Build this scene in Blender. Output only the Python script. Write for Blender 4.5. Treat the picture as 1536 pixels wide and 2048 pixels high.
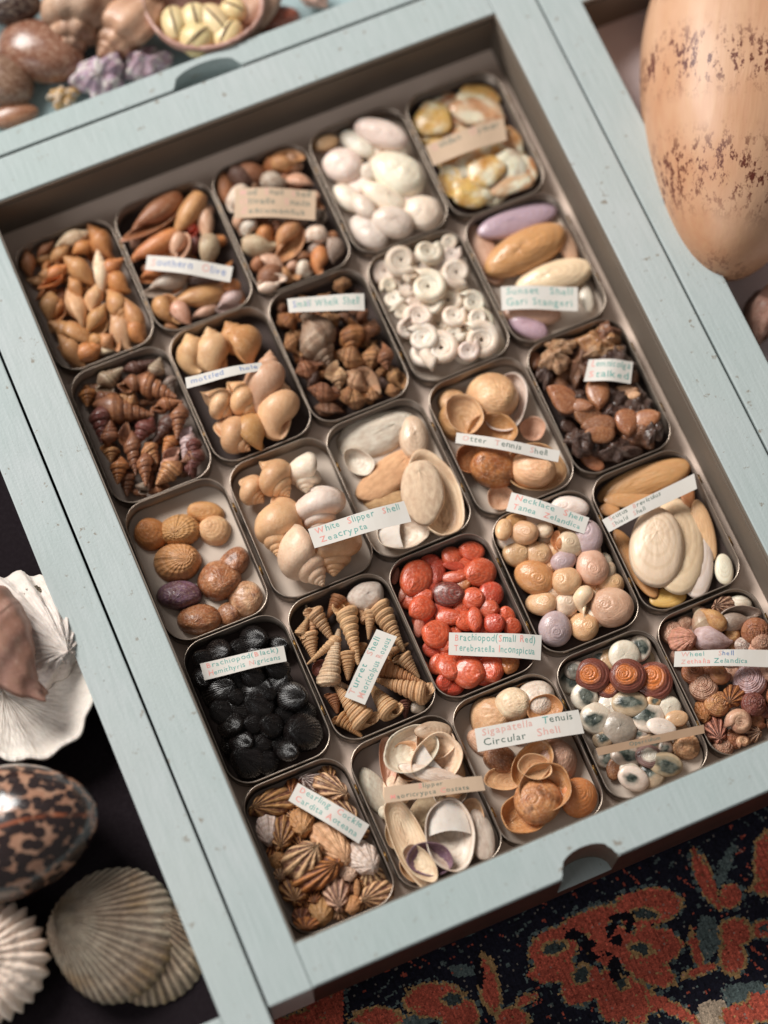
import bpy, bmesh, math, random
import numpy as np
from mathutils import Vector, Matrix, Euler
random.seed(7); rnd = np.random.default_rng(7)
PI = math.pi
S = bpy.context.scene
COL = S.collection
for o in list(bpy.data.objects): bpy.data.objects.remove(o)

# ------------------------------------------------------------------ camera
FPX, YAW, TILT, ROLL, CH = 4839.26, 0.421618, 0.324063, -0.016641, 1.95
def _R():
    a, t, r = YAW, TILT, ROLL
    Rz = np.array([[math.cos(a), -math.sin(a), 0], [math.sin(a), math.cos(a), 0], [0, 0, 1]])
    Rx = np.array([[1, 0, 0], [0, math.cos(t), -math.sin(t)], [0, math.sin(t), math.cos(t)]])
    Rr = np.array([[math.cos(r), -math.sin(r), 0], [math.sin(r), math.cos(r), 0], [0, 0, 1]])
    return Rr @ Rx.T @ Rz
RM = _R(); CP = np.array([0.0, 0.0, CH])
def at(px, py, z):
    """the point of the level plane z that the photograph shows at pixel px, py"""
    d = np.array([(px - 768) / FPX, -(py - 1024) / FPX, -1.0]) @ RM
    p = CP + d * (z - CH) / d[2]
    return Vector(p)
def topx(P):
    q = (np.asarray(P, float) - CP) @ RM.T
    return 768 + FPX * q[..., 0] / -q[..., 2], 1024 - FPX * q[..., 1] / -q[..., 2]
cam = bpy.data.cameras.new('camera'); co = bpy.data.objects.new('camera', cam); COL.objects.link(co)
M = Matrix([[*RM[0]], [*RM[1]], [*RM[2]]]).transposed().to_4x4(); M.translation = Vector(CP)
co.matrix_world = M
cam.sensor_fit = 'AUTO'; cam.sensor_width = 36.0; cam.lens = FPX / 2048 * 36
cam.clip_start = 0.05; cam.clip_end = 60
cam.dof.use_dof = True; cam.dof.aperture_fstop = 1.35
fp = at(930, 1330, -0.045)
cam.dof.focus_distance = -float(((np.array(fp) - CP) @ RM.T)[2])
S.camera = co
# ------------------------------------------------------------------ world, lamps, exposure
w = bpy.data.worlds.new('World'); S.world = w; w.use_nodes = True
w.node_tree.nodes['Background'].inputs[0].default_value = (0.92, 0.87, 0.83, 1)
w.node_tree.nodes['Background'].inputs[1].default_value = 0.185
def area(name, loc, target, sx, sy, energy, col):
    l = bpy.data.lights.new(name, 'AREA'); l.shape = 'RECTANGLE'; l.size = sx; l.size_y = sy
    l.energy = energy; l.color = col
    o = bpy.data.objects.new(name, l); COL.objects.link(o); o.location = loc
    o.rotation_euler = (Vector(target) - Vector(loc)).to_track_quat('-Z', 'Y').to_euler()
    return o
area('window_light', (-1.45, 3.95, 3.35), (0.3, 0.6, 0), 2.5, 1.9, 360, (1.0, 0.972, 0.93))
area('room_light', (-2.3, -0.2, 1.9), (0.3, 0.6, 0), 1.4, 1.4, 17, (0.96, 0.98, 1.0))
S.view_settings.view_transform = 'Standard'; S.view_settings.look = 'None'
S.view_settings.exposure = 0.0; S.view_settings.gamma = 1.0; S.view_settings.use_curve_mapping = False
S.render.engine = 'CYCLES'

# ------------------------------------------------------------------ helpers
def lin(h):
    h = h.lstrip('#'); c = [int(h[i:i + 2], 16) / 255 for i in (0, 2, 4)]
    return tuple(((x + 0.055) / 1.055) ** 2.4 if x > 0.04045 else x / 12.92 for x in c)
def tag(o, label=None, cat=None, group=None, kind=None):
    if label: o['label'] = label
    if cat: o['category'] = cat
    if group: o['group'] = group
    if kind: o['kind'] = kind
    return o
def link(name, me, mat=None, parent=None, smooth=True):
    if mat is not None and not me.materials: me.materials.append(mat)
    o = bpy.data.objects.new(name, me); COL.objects.link(o)
    if parent is not None: o.parent = parent
    if smooth and me.polygons: me.polygons.foreach_set('use_smooth', [True] * len(me.polygons))
    return o
def empty(name, loc=(0, 0, 0), rz=0):
    o = bpy.data.objects.new(name, None); COL.objects.link(o); o.location = loc
    o.rotation_euler = (0, 0, rz); o.empty_display_size = 0.02
    return o
def mesh(name, V, F, uv=None, mat=None):
    me = bpy.data.meshes.new(name); me.from_pydata([tuple(v) for v in V], [], F)
    if uv is not None:
        l = me.uv_layers.new(name='UVMap')
        idx = np.zeros(len(me.loops), dtype=np.int64); me.loops.foreach_get('vertex_index', idx)
        l.data.foreach_set('uv', np.asarray(uv, dtype=np.float32)[idx].ravel())
    me.update()
    if mat: me.materials.append(mat)
    return me
def gridfaces(nu, nv, wrap=True, off=0, flip=False):
    F = []
    for i in range(nu - 1):
        for j in range(nv if wrap else nv - 1):
            a, b = off + i * nv + j, off + i * nv + (j + 1) % nv
            c, d = b + nv, a + nv
            F.append((a, d, c, b) if flip else (a, b, c, d))
    return F
def bevel_box(name, x0, x1, y0, y1, z0, z1, mat, parent=None, bev=0.0012):
    bm = bmesh.new(); bmesh.ops.create_cube(bm, size=1)
    for v in bm.verts:
        v.co = Vector(((x0 + x1) / 2 + v.co.x * (x1 - x0), (y0 + y1) / 2 + v.co.y * (y1 - y0), (z0 + z1) / 2 + v.co.z * (z1 - z0)))
    if bev: bmesh.ops.bevel(bm, geom=bm.edges[:], offset=bev, segments=2, affect='EDGES', profile=0.6)
    me = bpy.data.meshes.new(name); bm.to_mesh(me); bm.free()
    return link(name, me, mat, parent, smooth=False)

# ------------------------------------------------------------------ materials
class NT:
    def __init__(s, name):
        s.m = bpy.data.materials.new(name); s.m.use_nodes = True; s.t = s.m.node_tree
        s.n = s.t.nodes; s.b = s.n['Principled BSDF']
    def add(s, typ, **kw):
        nd = s.n.new(typ)
        for k, v in kw.items(): setattr(nd, k, v)
        return nd
    def L(s, a, b): s.t.links.new(a, b)
    def val(s, x):
        v = s.add('ShaderNodeValue'); v.outputs[0].default_value = x; return v.outputs[0]
    def math(s, op, a, b=None, c=None, clamp=False):
        nd = s.add('ShaderNodeMath', operation=op, use_clamp=clamp)
        for i, x in enumerate((a, b, c)):
            if x is None: continue
            if isinstance(x, (int, float)): nd.inputs[i].default_value = x
            else: s.L(x, nd.inputs[i])
        return nd.outputs[0]
    def noise(s, vec, scale, detail=3, rough=0.55):
        nd = s.add('ShaderNodeTexNoise'); nd.inputs['Scale'].default_value = scale
        nd.inputs['Detail'].default_value = detail; nd.inputs['Roughness'].default_value = rough
        if vec is not None: s.L(vec, nd.inputs['Vector'])
        return nd.outputs['Fac']
    def ramp(s, fac, lo, hi, a=0.0, b=1.0):
        nd = s.add('ShaderNodeMapRange', clamp=True); s.L(fac, nd.inputs[0])
        for i, x in enumerate((lo, hi, a, b)): nd.inputs[1 + i].default_value = x
        return nd.outputs[0]
    def mix(s, fac, a, b, mode='MIX'):
        nd = s.add('ShaderNodeMix', data_type='RGBA', blend_type=mode)
        for sock, x in ((nd.inputs[0], fac), (nd.inputs[6], a), (nd.inputs[7], b)):
            if isinstance(x, (int, float)): sock.default_value = x
            elif isinstance(x, tuple): sock.default_value = (*x[:3], 1)
            else: s.L(x, sock)
        return nd.outputs[2]
    def bump(s, h, strength, dist=0.001):
        nd = s.add('ShaderNodeBump'); nd.inputs['Strength'].default_value = strength
        nd.inputs['Distance'].default_value = dist; s.L(h, nd.inputs['Height']); s.L(nd.outputs[0], s.b.inputs['Normal'])
    def setup(s, rough=0.5, spec=0.5, metal=0.0, coat=0.0, sss=0.0):
        s.b.inputs['Roughness'].default_value = rough; s.b.inputs['Specular IOR Level'].default_value = spec
        s.b.inputs['Metallic'].default_value = metal; s.b.inputs['Coat Weight'].default_value = coat
        s.b.inputs['Coat Roughness'].default_value = 0.18
        if sss:
            s.b.inputs['Subsurface Weight'].default_value = sss; s.b.inputs['Subsurface Radius'].default_value = (1, .6, .4)
            s.b.inputs['Subsurface Scale'].default_value = 0.002
def objvec(t):
    """local coordinates shifted by a per-object random amount"""
    tc = t.add('ShaderNodeTexCoord'); oi = t.add('ShaderNodeObjectInfo')
    cmb = t.add('ShaderNodeCombineXYZ'); r = t.math('MULTIPLY', oi.outputs['Random'], 37.0)
    t.L(r, cmb.inputs[0]); t.L(r, cmb.inputs[1])
    va = t.add('ShaderNodeVectorMath', operation='ADD'); t.L(tc.outputs['Object'], va.inputs[0]); t.L(cmb.outputs[0], va.inputs[1])
    return va.outputs[0], oi, tc
def shellmat(name, rings=None, ribs=None, mottle=(6, 0.35), rough=0.42, coat=0.15, spots=None, tipcol=None, bumpy=0.25, sss=0.12, second=None, centre=None, outer=None, line=False, eye=False, grain=1.0):
    """shell: colour comes from the object's own colour; growth rings run along u, ribs along v"""
    t = NT(name); vec, oi, tc = objvec(t); base = oi.outputs['Color']
    uv = t.add('ShaderNodeSeparateXYZ'); t.L(tc.outputs['UV'], uv.inputs[0])
    n1 = t.noise(vec, mottle[0], 4); n2 = t.noise(vec, mottle[0] * 4.5, 4, .65)
    c = t.mix(t.ramp(n1, .35, .68), base, (0.50, 0.30, 0.20), 'MULTIPLY')
    m0 = t.mix(mottle[1], base, c)
    c = t.mix(t.ramp(n2, .5, .75, 0, mottle[1] * .5), m0, (.86, .68, .50), 'MIX')
    n3 = t.noise(vec, mottle[0] * 11, 3, .6)
    c = t.mix(t.ramp(n3, .60, .70, 0, mottle[1] * .6), c, t.mix(.5, base, (.95, .86, .74)))
    c = t.mix(t.ramp(n3, .40, .32, 0, mottle[1] * .7), c, t.mix(.62, base, (.20, .09, .04)))
    hs = t.math('ADD', t.math('MULTIPLY', n2, 0.5 * grain), t.math('MULTIPLY', n3, 0.35 * grain))
    if second:   # patches of another colour
        c = t.mix(t.ramp(t.noise(vec, second[1], 3), second[2], second[2] + .17, 0, .92), c, second[0])
    if rings:
        f, amt, col = rings
        ph = t.math('ADD', t.math('MULTIPLY', uv.outputs[0], f), t.math('MULTIPLY', n1, 3.0))
        sn = t.math('SINE', ph)
        c = t.mix(t.math('MULTIPLY', t.ramp(sn, .2, .95), amt), c, col)
        hs = t.math('ADD', hs, t.math('MULTIPLY', sn, -.04 - .30 * amt))
    if ribs:
        n, amt, col = ribs
        ph = t.math('ADD', t.math('MULTIPLY', uv.outputs[1], n * 2 * PI), t.math('MULTIPLY', n1, 1.2))
        sn = t.math('COSINE', ph); g = t.ramp(n2, .3, .6, .35, 1)
        c = t.mix(t.math('MULTIPLY', t.math('MULTIPLY', t.ramp(sn, .45, -.25), amt), g), c, col)
        hs = t.math('ADD', hs, t.math('MULTIPLY', sn, .05 + .35 * amt))
    if spots:
        sc, thr, col = spots
        v = t.add('ShaderNodeTexVoronoi'); v.inputs['Scale'].default_value = sc; t.L(vec, v.inputs['Vector'])
        d = t.math('ADD', v.outputs['Distance'], t.math('MULTIPLY', t.math('SUBTRACT', n2, .5), .18))
        c = t.mix(t.ramp(d, thr, thr + .07, 1, 0), c, col)
    if eye:    # a dark green-black eye on a pale rim, on most of them
        on = t.ramp(oi.outputs['Random'], .22, .30, .12, 1)
        d = t.math('ADD', uv.outputs[0], t.math('MULTIPLY', t.math('SUBTRACT', t.noise(vec, 1.3, 2), .5), 2.2))
        e_ = t.mix(t.ramp(t.noise(vec, 4, 3), .4, .6), (.025, .035, .028), (.16, .17, .14))
        c = t.mix(t.math('MULTIPLY', t.ramp(d, .40, .74, 1, 0), on), c, e_)
    if line:   # the mantle line of a cowrie
        sx = t.add('ShaderNodeSeparateXYZ'); t.L(tc.outputs['Object'], sx.inputs[0])
        yy = t.math('ABSOLUTE', t.math('ADD', t.math('ADD', sx.outputs[1], .10), t.math('MULTIPLY', t.math('SUBTRACT', n1, .5), .12)))
        c = t.mix(t.math('MULTIPLY', t.ramp(yy, .006, .02, .8, 0), t.ramp(n2, .35, .6)), c, (.36, .09, .03))
    if outer:
        c = t.mix(t.ramp(t.math('ADD', uv.outputs[0], t.math('MULTIPLY', t.math('SUBTRACT', n1, .5), .4)), outer[0], outer[1], 0, .85), c, outer[2])
    if centre:   # a tinted patch round the apex (u = 0)
        r0, r1, col = centre
        d = t.math('ADD', uv.outputs[0], t.math('MULTIPLY', t.math('SUBTRACT', n1, .5), .35))
        c = t.mix(t.ramp(d, r0, r1, 1, 0), c, col)
    t.L(c, t.b.inputs['Base Color']); t.setup(rough, .45, 0, coat * .85, sss); t.L(t.ramp(n2, .3, .7, rough - .06, rough + .22), t.b.inputs['Roughness'])
    t.bump(hs, min(1, bumpy * 1.5 + .12), 0.0018)
    return t.m
DK = (.085, .035, .02)
def plain(name, col, rough=.5, metal=0, coat=0, nscale=None, namt=.2, spec=.5, bump=0, dark=None):
    t = NT(name); tc = t.add('ShaderNodeTexCoord')
    if nscale:
        n = t.noise(tc.outputs['Object'], nscale, 5)
        cc = t.mix(t.ramp(n, .3, .7, 0, namt), col, dark or tuple(x * .4 for x in col)); t.L(cc, t.b.inputs['Base Color'])
        t.L(t.ramp(n, .2, .8, max(0.05, rough - .1), rough + .12), t.b.inputs['Roughness'])
        t.setup(rough, spec, metal, coat)
        if bump: t.bump(n, bump, .001)
        t.L(t.ramp(n, .2, .8, max(0.05, rough - .1), rough + .12), t.b.inputs['Roughness'])
    else:
        t.b.inputs['Base Color'].default_value = (*col, 1); t.setup(rough, spec, metal, coat)
    return t.m
def painted():
    t = NT('painted_wood'); tc = t.add('ShaderNodeTexCoord'); v = tc.outputs['Object']
    mp = t.add('ShaderNodeMapping'); mp.inputs['Scale'].default_value = (60, 6, 30); t.L(v, mp.inputs[0])
    brush = t.noise(mp.outputs[0], 5, 4); big = t.noise(v, 6, 3); fine = t.noise(v, 420, 3)
    spk = t.noise(v, 95, 3, .7); scr = t.add('ShaderNodeTexVoronoi'); scr.inputs['Scale'].default_value = 42; t.L(v, scr.inputs['Vector'])
    c = t.mix(t.ramp(big, .3, .7), lin('acb9b8'), lin('b6bebf'))
    c = t.mix(t.ramp(brush, .35, .72, 0, .42), c, lin('9caaa8'))
    c = t.mix(t.ramp(t.noise(v, 2.2, 3), .45, .75, 0, .35), c, lin('c8c9c6'))
    c = t.mix(t.ramp(spk, .65, .72, 0, .8), c, lin('857a6c'))
    c = t.mix(t.ramp(t.noise(v, 260, 2, .8), .70, .76, 0, .6), c, lin('8d867b'))
    c = t.mix(t.ramp(scr.outputs['Distance'], .02, .045, .6, 0), c, lin('6e6a62'))
    scu = t.add('ShaderNodeMapping'); scu.inputs['Scale'].default_value = (9, 70, 20); scu.inputs['Rotation'].default_value = (0, 0, .5); t.L(v, scu.inputs[0])
    c = t.mix(t.ramp(t.noise(scu.outputs[0], 3, 4, .7), .73, .78, 0, .55), c, lin('8c857a'))
    t.L(c, t.b.inputs['Base Color']); t.setup(.55, .3)
    t.bump(t.math('ADD', t.math('MULTIPLY', brush, .8), t.math('MULTIPLY', fine, .5)), .4, .001)
    return t.m
PAINT = painted()
SHADED_FACE = plain('shade_darkened_front', lin('33211b'), .6, nscale=18, namt=.4)  # shade on the boards' forward faces, put into the colour as dark brown
INNER = plain('bare_inner_wood', lin('74685c'), .62, nscale=14, namt=.25, bump=.1)
LINER_BEIGE = plain('beige_paper_liner', lin('f4dccb'), .85, nscale=30, namt=.12, bump=.05)
LINER_BLUE = plain('pale_blue_liner', lin('a3b7ba'), .8, nscale=12, namt=.15)
LINER_PINK = plain('pink_white_liner', lin('e8d6d6'), .8, nscale=12, namt=.12)
BLACKCLOTH = plain('black_cloth', lin('1c1519'), .95, nscale=300, namt=.3, bump=.2, spec=.15)
TIN = plain('tin_metal', lin('8d8075'), .36, metal=.85, nscale=26, namt=.55, bump=.05)
TINRIM = plain('tin_rim_metal', lin('b5a698'), .34, metal=.9, nscale=60, namt=.35)
TINDARK = plain('tarnished_tin', lin('4a3d36'), .45, metal=.6, nscale=22, namt=.5)
BRASS = plain('brass', lin('a07a45'), .35, metal=.9, nscale=120, namt=.4)
PAPER_W = plain('white_label_paper', lin('dcd7d0'), .8, nscale=50, namt=.12, dark=lin('b8a48a'))
PAPER_T = plain('tan_label_paper', lin('cbb096'), .85, nscale=70, namt=.10)
PAPER_B = plain('brown_label_paper', lin('a88a70'), .85, nscale=70, namt=.12)
FLOORS = dict(cream=plain('cream_tin_floor', lin('cdbdae'), .6, nscale=25, namt=.12),
              dark=plain('dark_tin_floor', lin('3b2a24'), .7, nscale=25, namt=.3),
              grey=plain('grey_tin_floor', lin('a08f84'), .6, nscale=25, namt=.2))
INK = dict(t=plain('teal_ink', lin('6fa8a0'), .6), r=plain('red_ink', lin('e8958b'), .6), b=plain('blue_ink', lin('6f87b5'), .6), k=plain('grey_green_ink', lin('5d6f66'), .6), p=plain('faded_pink_ink', lin('dba79d'), .6))

SM = dict(
 whelk=shellmat('whelk_shell', rings=(60, .2, (.3, .13, .05)), mottle=(3.5, .55), rough=.4, coat=.2),
 olive=shellmat('olive_shell', rings=(24, .2, DK), mottle=(3.4, .65), rough=.36, coat=.25),
 mud=shellmat('mud_snail_shell', rings=(18, .25, DK), mottle=(4, .7), rough=.45, coat=.1),
 smooth=shellmat('smooth_white_shell', rings=(30, .14, (.6, .46, .34)), mottle=(2.2, .3), rough=.34, coat=.25, sss=.25, bumpy=.06),
 jingle=shellmat('jingle_shell', rings=(22, .2, (.5, .22, .05)), mottle=(1.8, .7), rough=.26, coat=.5, sss=.45, second=((.85, .76, .58), 1.6, .46)),
 dark=shellmat('dark_whelk_shell', rings=(90, .3, DK), ribs=(3, .5, (.10, .03, .02)), mottle=(3.2, .5), rough=.3, coat=.35, bumpy=.4),
 tun=shellmat('tun_shell', rings=(40, .14, (.4, .22, .1)), mottle=(3.2, .45), rough=.38, coat=.2, sss=.2),
 knob=shellmat('knobbly_shell', rings=(70, .3, DK), ribs=(4, .4, DK), mottle=(5, .7), rough=.45, coat=.12, bumpy=.7),
 coil=shellmat('white_coil_shell', rings=(90, .18, (.6, .42, .24)), mottle=(3, .4), rough=.4, coat=.2, sss=.2),
 clam=shellmat('clam_shell', rings=(40, .22, (.45, .26, .14)), mottle=(2, .25), rough=.28, coat=.5, bumpy=.12),
 limpet=shellmat('limpet_shell', rings=(26, .25, (.16, .06, .02)), ribs=(22, .12, (.17, .05, .02)), mottle=(4, .85), second=((.10, .035, .015), 3.2, .56), rough=.36, coat=.35, bumpy=.14),
 textured=shellmat('rough_white_shell', mottle=(9, .4), rough=.7, coat=0, bumpy=1.6),
 cup=shellmat('cup_shell', rings=(44, .2, (.35, .18, .09)), mottle=(3, .5), rough=.38, coat=.2, bumpy=.2),
 black=shellmat('black_lamp_shell', ribs=(38, .5, (.002, .0015, .0015)), mottle=(3, .02), grain=.12, rough=.2, coat=.6, bumpy=.8, sss=0),
 turret=shellmat('turret_shell', rings=(8, .1, DK), ribs=(9, .4, (.24, .10, .04)), mottle=(2.5, .45), rough=.5, coat=.05, bumpy=.4),
 redlamp=shellmat('red_lamp_shell', rings=(34, .35, (.42, .05, .02)), mottle=(3, .55), rough=.28, coat=.5, bumpy=.10, sss=.35),
 necklace=shellmat('necklace_shell', rings=(12, .08, (.3, .15, .08)), mottle=(2.6, .4), rough=.3, coat=.35, sss=.2, bumpy=.08),
 shield=shellmat('shield_shell', rings=(28, .22, (.50, .32, .14)), mottle=(2, .25), rough=.4, coat=.2, bumpy=.07),
 cockle=shellmat('striped_cockle', ribs=(9, 1.0, (.10, .025, .015)), rings=(26, .18, DK), mottle=(2.5, .35), rough=.45, coat=.1, bumpy=.7),
 plaincockle=shellmat('plain_cockle', ribs=(20, .25, (.3, .14, .06)), rings=(30, .3, (.4, .2, .08)), mottle=(2.5, .35), rough=.45, coat=.1, bumpy=.5),
 pearl=shellmat('pearly_cats_eye', mottle=(1.8, .35), rough=.28, coat=.35, bumpy=.05, eye=True),
 spiral=shellmat('brown_spiral_lid', rings=(48, .35, (.09, .02, .012)), mottle=(2, .3), rough=.3, coat=.4, outer=(.48, .66, (.13, .035, .035))),
 wheel=shellmat('wheel_shell', rings=(70, .45, (.30, .10, .06)), ribs=(5, .4, (.35, .12, .07)), mottle=(3, .4), rough=.32, coat=.35, bumpy=.4),
 barnacle=shellmat('goose_barnacle_skin', mottle=(6, .8), rings=(60, .5, (.035, .012, .008)), rough=.28, coat=.7, bumpy=1.2),
 plate=shellmat('barnacle_plate', rings=(40, .15, (.12, .05, .03)), mottle=(4, .7), rough=.24, coat=.7, bumpy=.15),
 cowrie=shellmat('brown_cowrie', mottle=(4.5, .9), rough=.24, coat=.5, bumpy=.03),
 tiger=shellmat('tiger_cowrie', mottle=(2, .35), spots=(15, .60, (.022, .012, .012)), rough=.12, coat=.9, bumpy=.02, line=True),
 coral=shellmat('crusted_coral', second=((.75, .70, .66), 4.5, .47), mottle=(8, .6), rough=.8, coat=0, bumpy=1.5),
 scallop=shellmat('scallop_shell', ribs=(40, .8, (.09, .06, .045)), rings=(34, .2, (.2, .14, .1)), second=((.30, .19, .09), 2.2, .5), mottle=(3.5, .6), rough=.7, coat=0, bumpy=.8),
 clamwhite=shellmat('giant_clam', rings=(30, .2, (.45, .38, .34)), mottle=(2, .15), rough=.5, coat=.05, bumpy=.4),
)
def melonmat():
    t = NT('melon_shell'); vec, oi, tc = objvec(t)
    uv = t.add('ShaderNodeSeparateXYZ'); t.L(tc.outputs['Object'], uv.inputs[0])
    n = t.noise(tc.outputs['Object'], 3, 3); mp = t.add('ShaderNodeMapping'); mp.inputs['Scale'].default_value = (3, 40, 40); t.L(tc.outputs['Object'], mp.inputs[0])
    st = t.noise(mp.outputs[0], 1, 3)
    c = t.mix(t.ramp(n, .35, .65), lin('cfa587'), lin('bd8a68'))
    c = t.mix(t.ramp(st, .4, .7, 0, .18), c, lin('d0ad82'))
    fl = t.noise(tc.outputs['Object'], 21, 6, .8)
    band = t.math('SINE', t.math('ADD', t.math('MULTIPLY', uv.outputs[0], 23.0), t.math('MULTIPLY', n, 2.0)))
    k = t.math('MULTIPLY', t.ramp(fl, .522, .56), t.ramp(band, -.9, .8))
    c = t.mix(k, c, lin('5e2a1c'))
    t.L(c, t.b.inputs['Base Color']); t.setup(.5, .4, 0, .1); t.bump(st, .3, .001)
    return t.m
MELON = melonmat()

# ------------------------------------------------------------------ shell shapes (unit size; x from tip to base)
MESHES = {}
def coil_mesh(key, N, q, H, D, a, b, canal=0.0, shoulder=0.0, cords=0, camp=0.0, axial=0, aamp=0.0, top=False, nph=18, npt=22, flat=0.0):
    if key in MESHES: return MESHES[key]
    nt = int(N * npt) + 1
    th = np.linspace(-2 * PI * N, 0, nt)[:, None]; s = q ** (-th / (2 * PI))
    ph = np.linspace(0, 2 * PI, nph, endpoint=False)[None, :]
    sp, cp_ = np.sin(ph), np.cos(ph)
    k = np.clip(sp, 0, 1) ** 2.2
    ra = a * cp_ * (1 + shoulder * np.clip(-sp, 0, 1) * .9) - D * .75 * k * (canal > 0)
    ax = b * sp * (1 + canal * k)
    ax = np.where(sp < 0, ax * (1 - flat), ax)
    mod = 1 + camp * np.cos(cords * ph) + aamp * np.clip(np.cos(axial * th), -.3, 1) * (1 + .5 * cp_)
    rg = np.random.default_rng(abs(hash(key)) % 9999 if False else sum(map(ord, key)))
    gn = np.convolve(rg.normal(0, 1, nt + 8), np.ones(3) / 3, 'same')[4:-4][:nt, None]
    pn = sum(rg.normal(0, 1) * np.cos(m_ * ph + rg.uniform(0, 6)) for m_ in (2, 3, 4, 5)) * .5
    mod = mod * (1 + .022 * gn + .015 * np.sin(th * 1.7 + 2 * ph) + .018 * pn)
    R = (D + ra * mod) * s; X = (H + ax * mod) * s
    flare = 1 + .07 * np.exp(-((th) / .16) ** 2)
    R = R * flare
    P = np.stack([X, R * np.cos(th), R * np.sin(th)], -1)
    U = np.broadcast_to((th + 2 * PI * N) / (2 * PI * N), R.shape); Vv = np.broadcast_to(ph / (2 * PI), R.shape)
    # inner wall just inside the mouth gives the lip thickness and a closed throat
    throat = []
    cen = P[-1].mean(0)
    for f, back in ((.90, 0.0), (.84, .06), (.72, .35), (.3, .55)):
        i = -1 - int(back * npt)
        c0 = P[i].mean(0); throat.append(c0 + (P[i] - c0) * f)
    P = np.concatenate([P, np.array(throat)], 0)
    U = np.concatenate([U, np.full((4, nph), .55)], 0); Vv = np.concatenate([Vv, np.broadcast_to(ph / (2 * PI), (4, nph))], 0)
    V = P.reshape(-1, 3)
    mn, mx = V.min(0), V.max(0); ce = (mn + mx) / 2
    wd = max(mx[1] - mn[1], mx[2] - mn[2])
    V = V - ce
    if top:
        V = np.stack([V[:, 1], V[:, 2], -V[:, 0]], -1) / wd
    else:
        V = V / np.array([mx[0] - mn[0], wd, wd])
    F = gridfaces(P.shape[0], nph, True)
    me = mesh(key, V, F, np.stack([U.ravel(), Vv.ravel()], -1))
    MESHES[key] = me
    return me
def dome_mesh(key, apex=0.0, h=.35, p=2.2, egg=0.0, ribs=0, ramp_=0.0, wave=0.0, hb=0.0, thick=0.03, lump=0.0, curl=0.0, nr=14, na=56, seed=1, point=0.0, rings=0, gamp=0.0, pw=.5, ir=1.0, spq=0.0, spa=.16, st=1.0, spr=.95):
    """a shell valve: dome over an oval, ribs from the apex, optional lower half (hb) or thickness"""
    if key in MESHES: return MESHES[key]
    rg = np.random.default_rng(seed)
    rho = np.linspace(0, 1, nr)[:, None] ** .8; ps = np.linspace(0, 2 * PI, na, endpoint=False)[None, :]
    rib = np.cos(ribs * ps + .25 * np.sin(3 * ps + seed)) * (1 + .35 * np.sin(5 * ps + seed) * np.cos(2 * ps)) if ribs else 0 * ps
    har = sum(rg.normal(0, 1) / m_ * np.cos(m_ * ps + rg.uniform(0, 6)) for m_ in (2, 3, 4, 6, 9))
    mr = 1 + wave * rib + .022 * ir * har + (lump * (np.cos(3 * ps + seed) * .5 + np.cos(5 * ps + seed * 2) * .35))
    mx_ = .5 * np.cos(ps) * mr; my_ = .5 * np.sin(ps) * mr * (1 + egg * np.cos(ps)) * (1 - point * np.clip(-np.cos(ps), 0, 1) ** 4)
    ax = apex * .5
    ax_r = ax
    X = ax_r + (mx_ - ax) * rho; Y = my_ * rho
    prof = (1 - np.clip(rho, 0, 1) ** p) ** pw
    Z = h * prof + ramp_ * rib * rho * (1 - rho ** 6 * .5) + gamp * np.sin(rings * rho * 2 * PI) * rho
    if lump: Z = Z * (1 + lump * np.cos(4 * X * 3 + seed) * np.sin(3 * Y * 3 + seed))
    steps = sum(rg.uniform(.3, 1) * h * .03 * ir * st / (1 + np.exp((rho - r0) * 60)) for r0 in rg.uniform(.35, .97, 5))
    Z = Z + steps * (1 + .5 * np.cos(2 * ps + seed)) + h * .02 * ir * rg.normal(0, 1, Z.shape) * (rho > .1)
    if spq:
        fr = (np.log(rho + .03) / math.log(spq) + ps / (2 * PI)) % 1.0
        Z = Z + h * spa * (np.sqrt(np.clip(np.sin(PI * fr), 0, 1)) - .5) * np.clip(1.25 - rho / spr, 0, 1) * (rho > .02) * (.35 + rho)
    Y = Y + curl * (1 - rho) ** 2 * .3
    top = np.stack([X + 0 * ps, Y, Z + 0 * ps], -1)
    parts = [top]; U = [np.broadcast_to(rho, Z.shape)]
    if hb > 0:
        low = top[::-1][1:].copy(); low[..., 2] = -low[..., 2] * hb / h
        parts.append(low); U.append(np.broadcast_to(rho[::-1][1:], low.shape[:2]))
    else:
        low = top[::-1].copy(); zz = low[..., 2]
        low[..., 0] *= 1 - thick; low[..., 1] *= 1 - thick * 1.3; low[..., 2] = zz - thick * (.35 + .65 * np.clip(zz / h, 0, 1))
        parts.append(low); U.append(np.broadcast_to(rho[::-1], low.shape[:2]) * .8)
    P = np.concatenate(parts, 0); U = np.concatenate(U, 0)
    Vv = np.broadcast_to(ps / (2 * PI), U.shape)
    V = P.reshape(-1, 3)
    zc = (V[:, 2].max() + V[:, 2].min()) / 2; V = V - np.array([0, 0, zc])
    me = mesh(key, V, gridfaces(P.shape[0], na, True, flip=True), np.stack([U.ravel(), Vv.ravel()], -1))
    MESHES[key] = me
    return me
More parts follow.
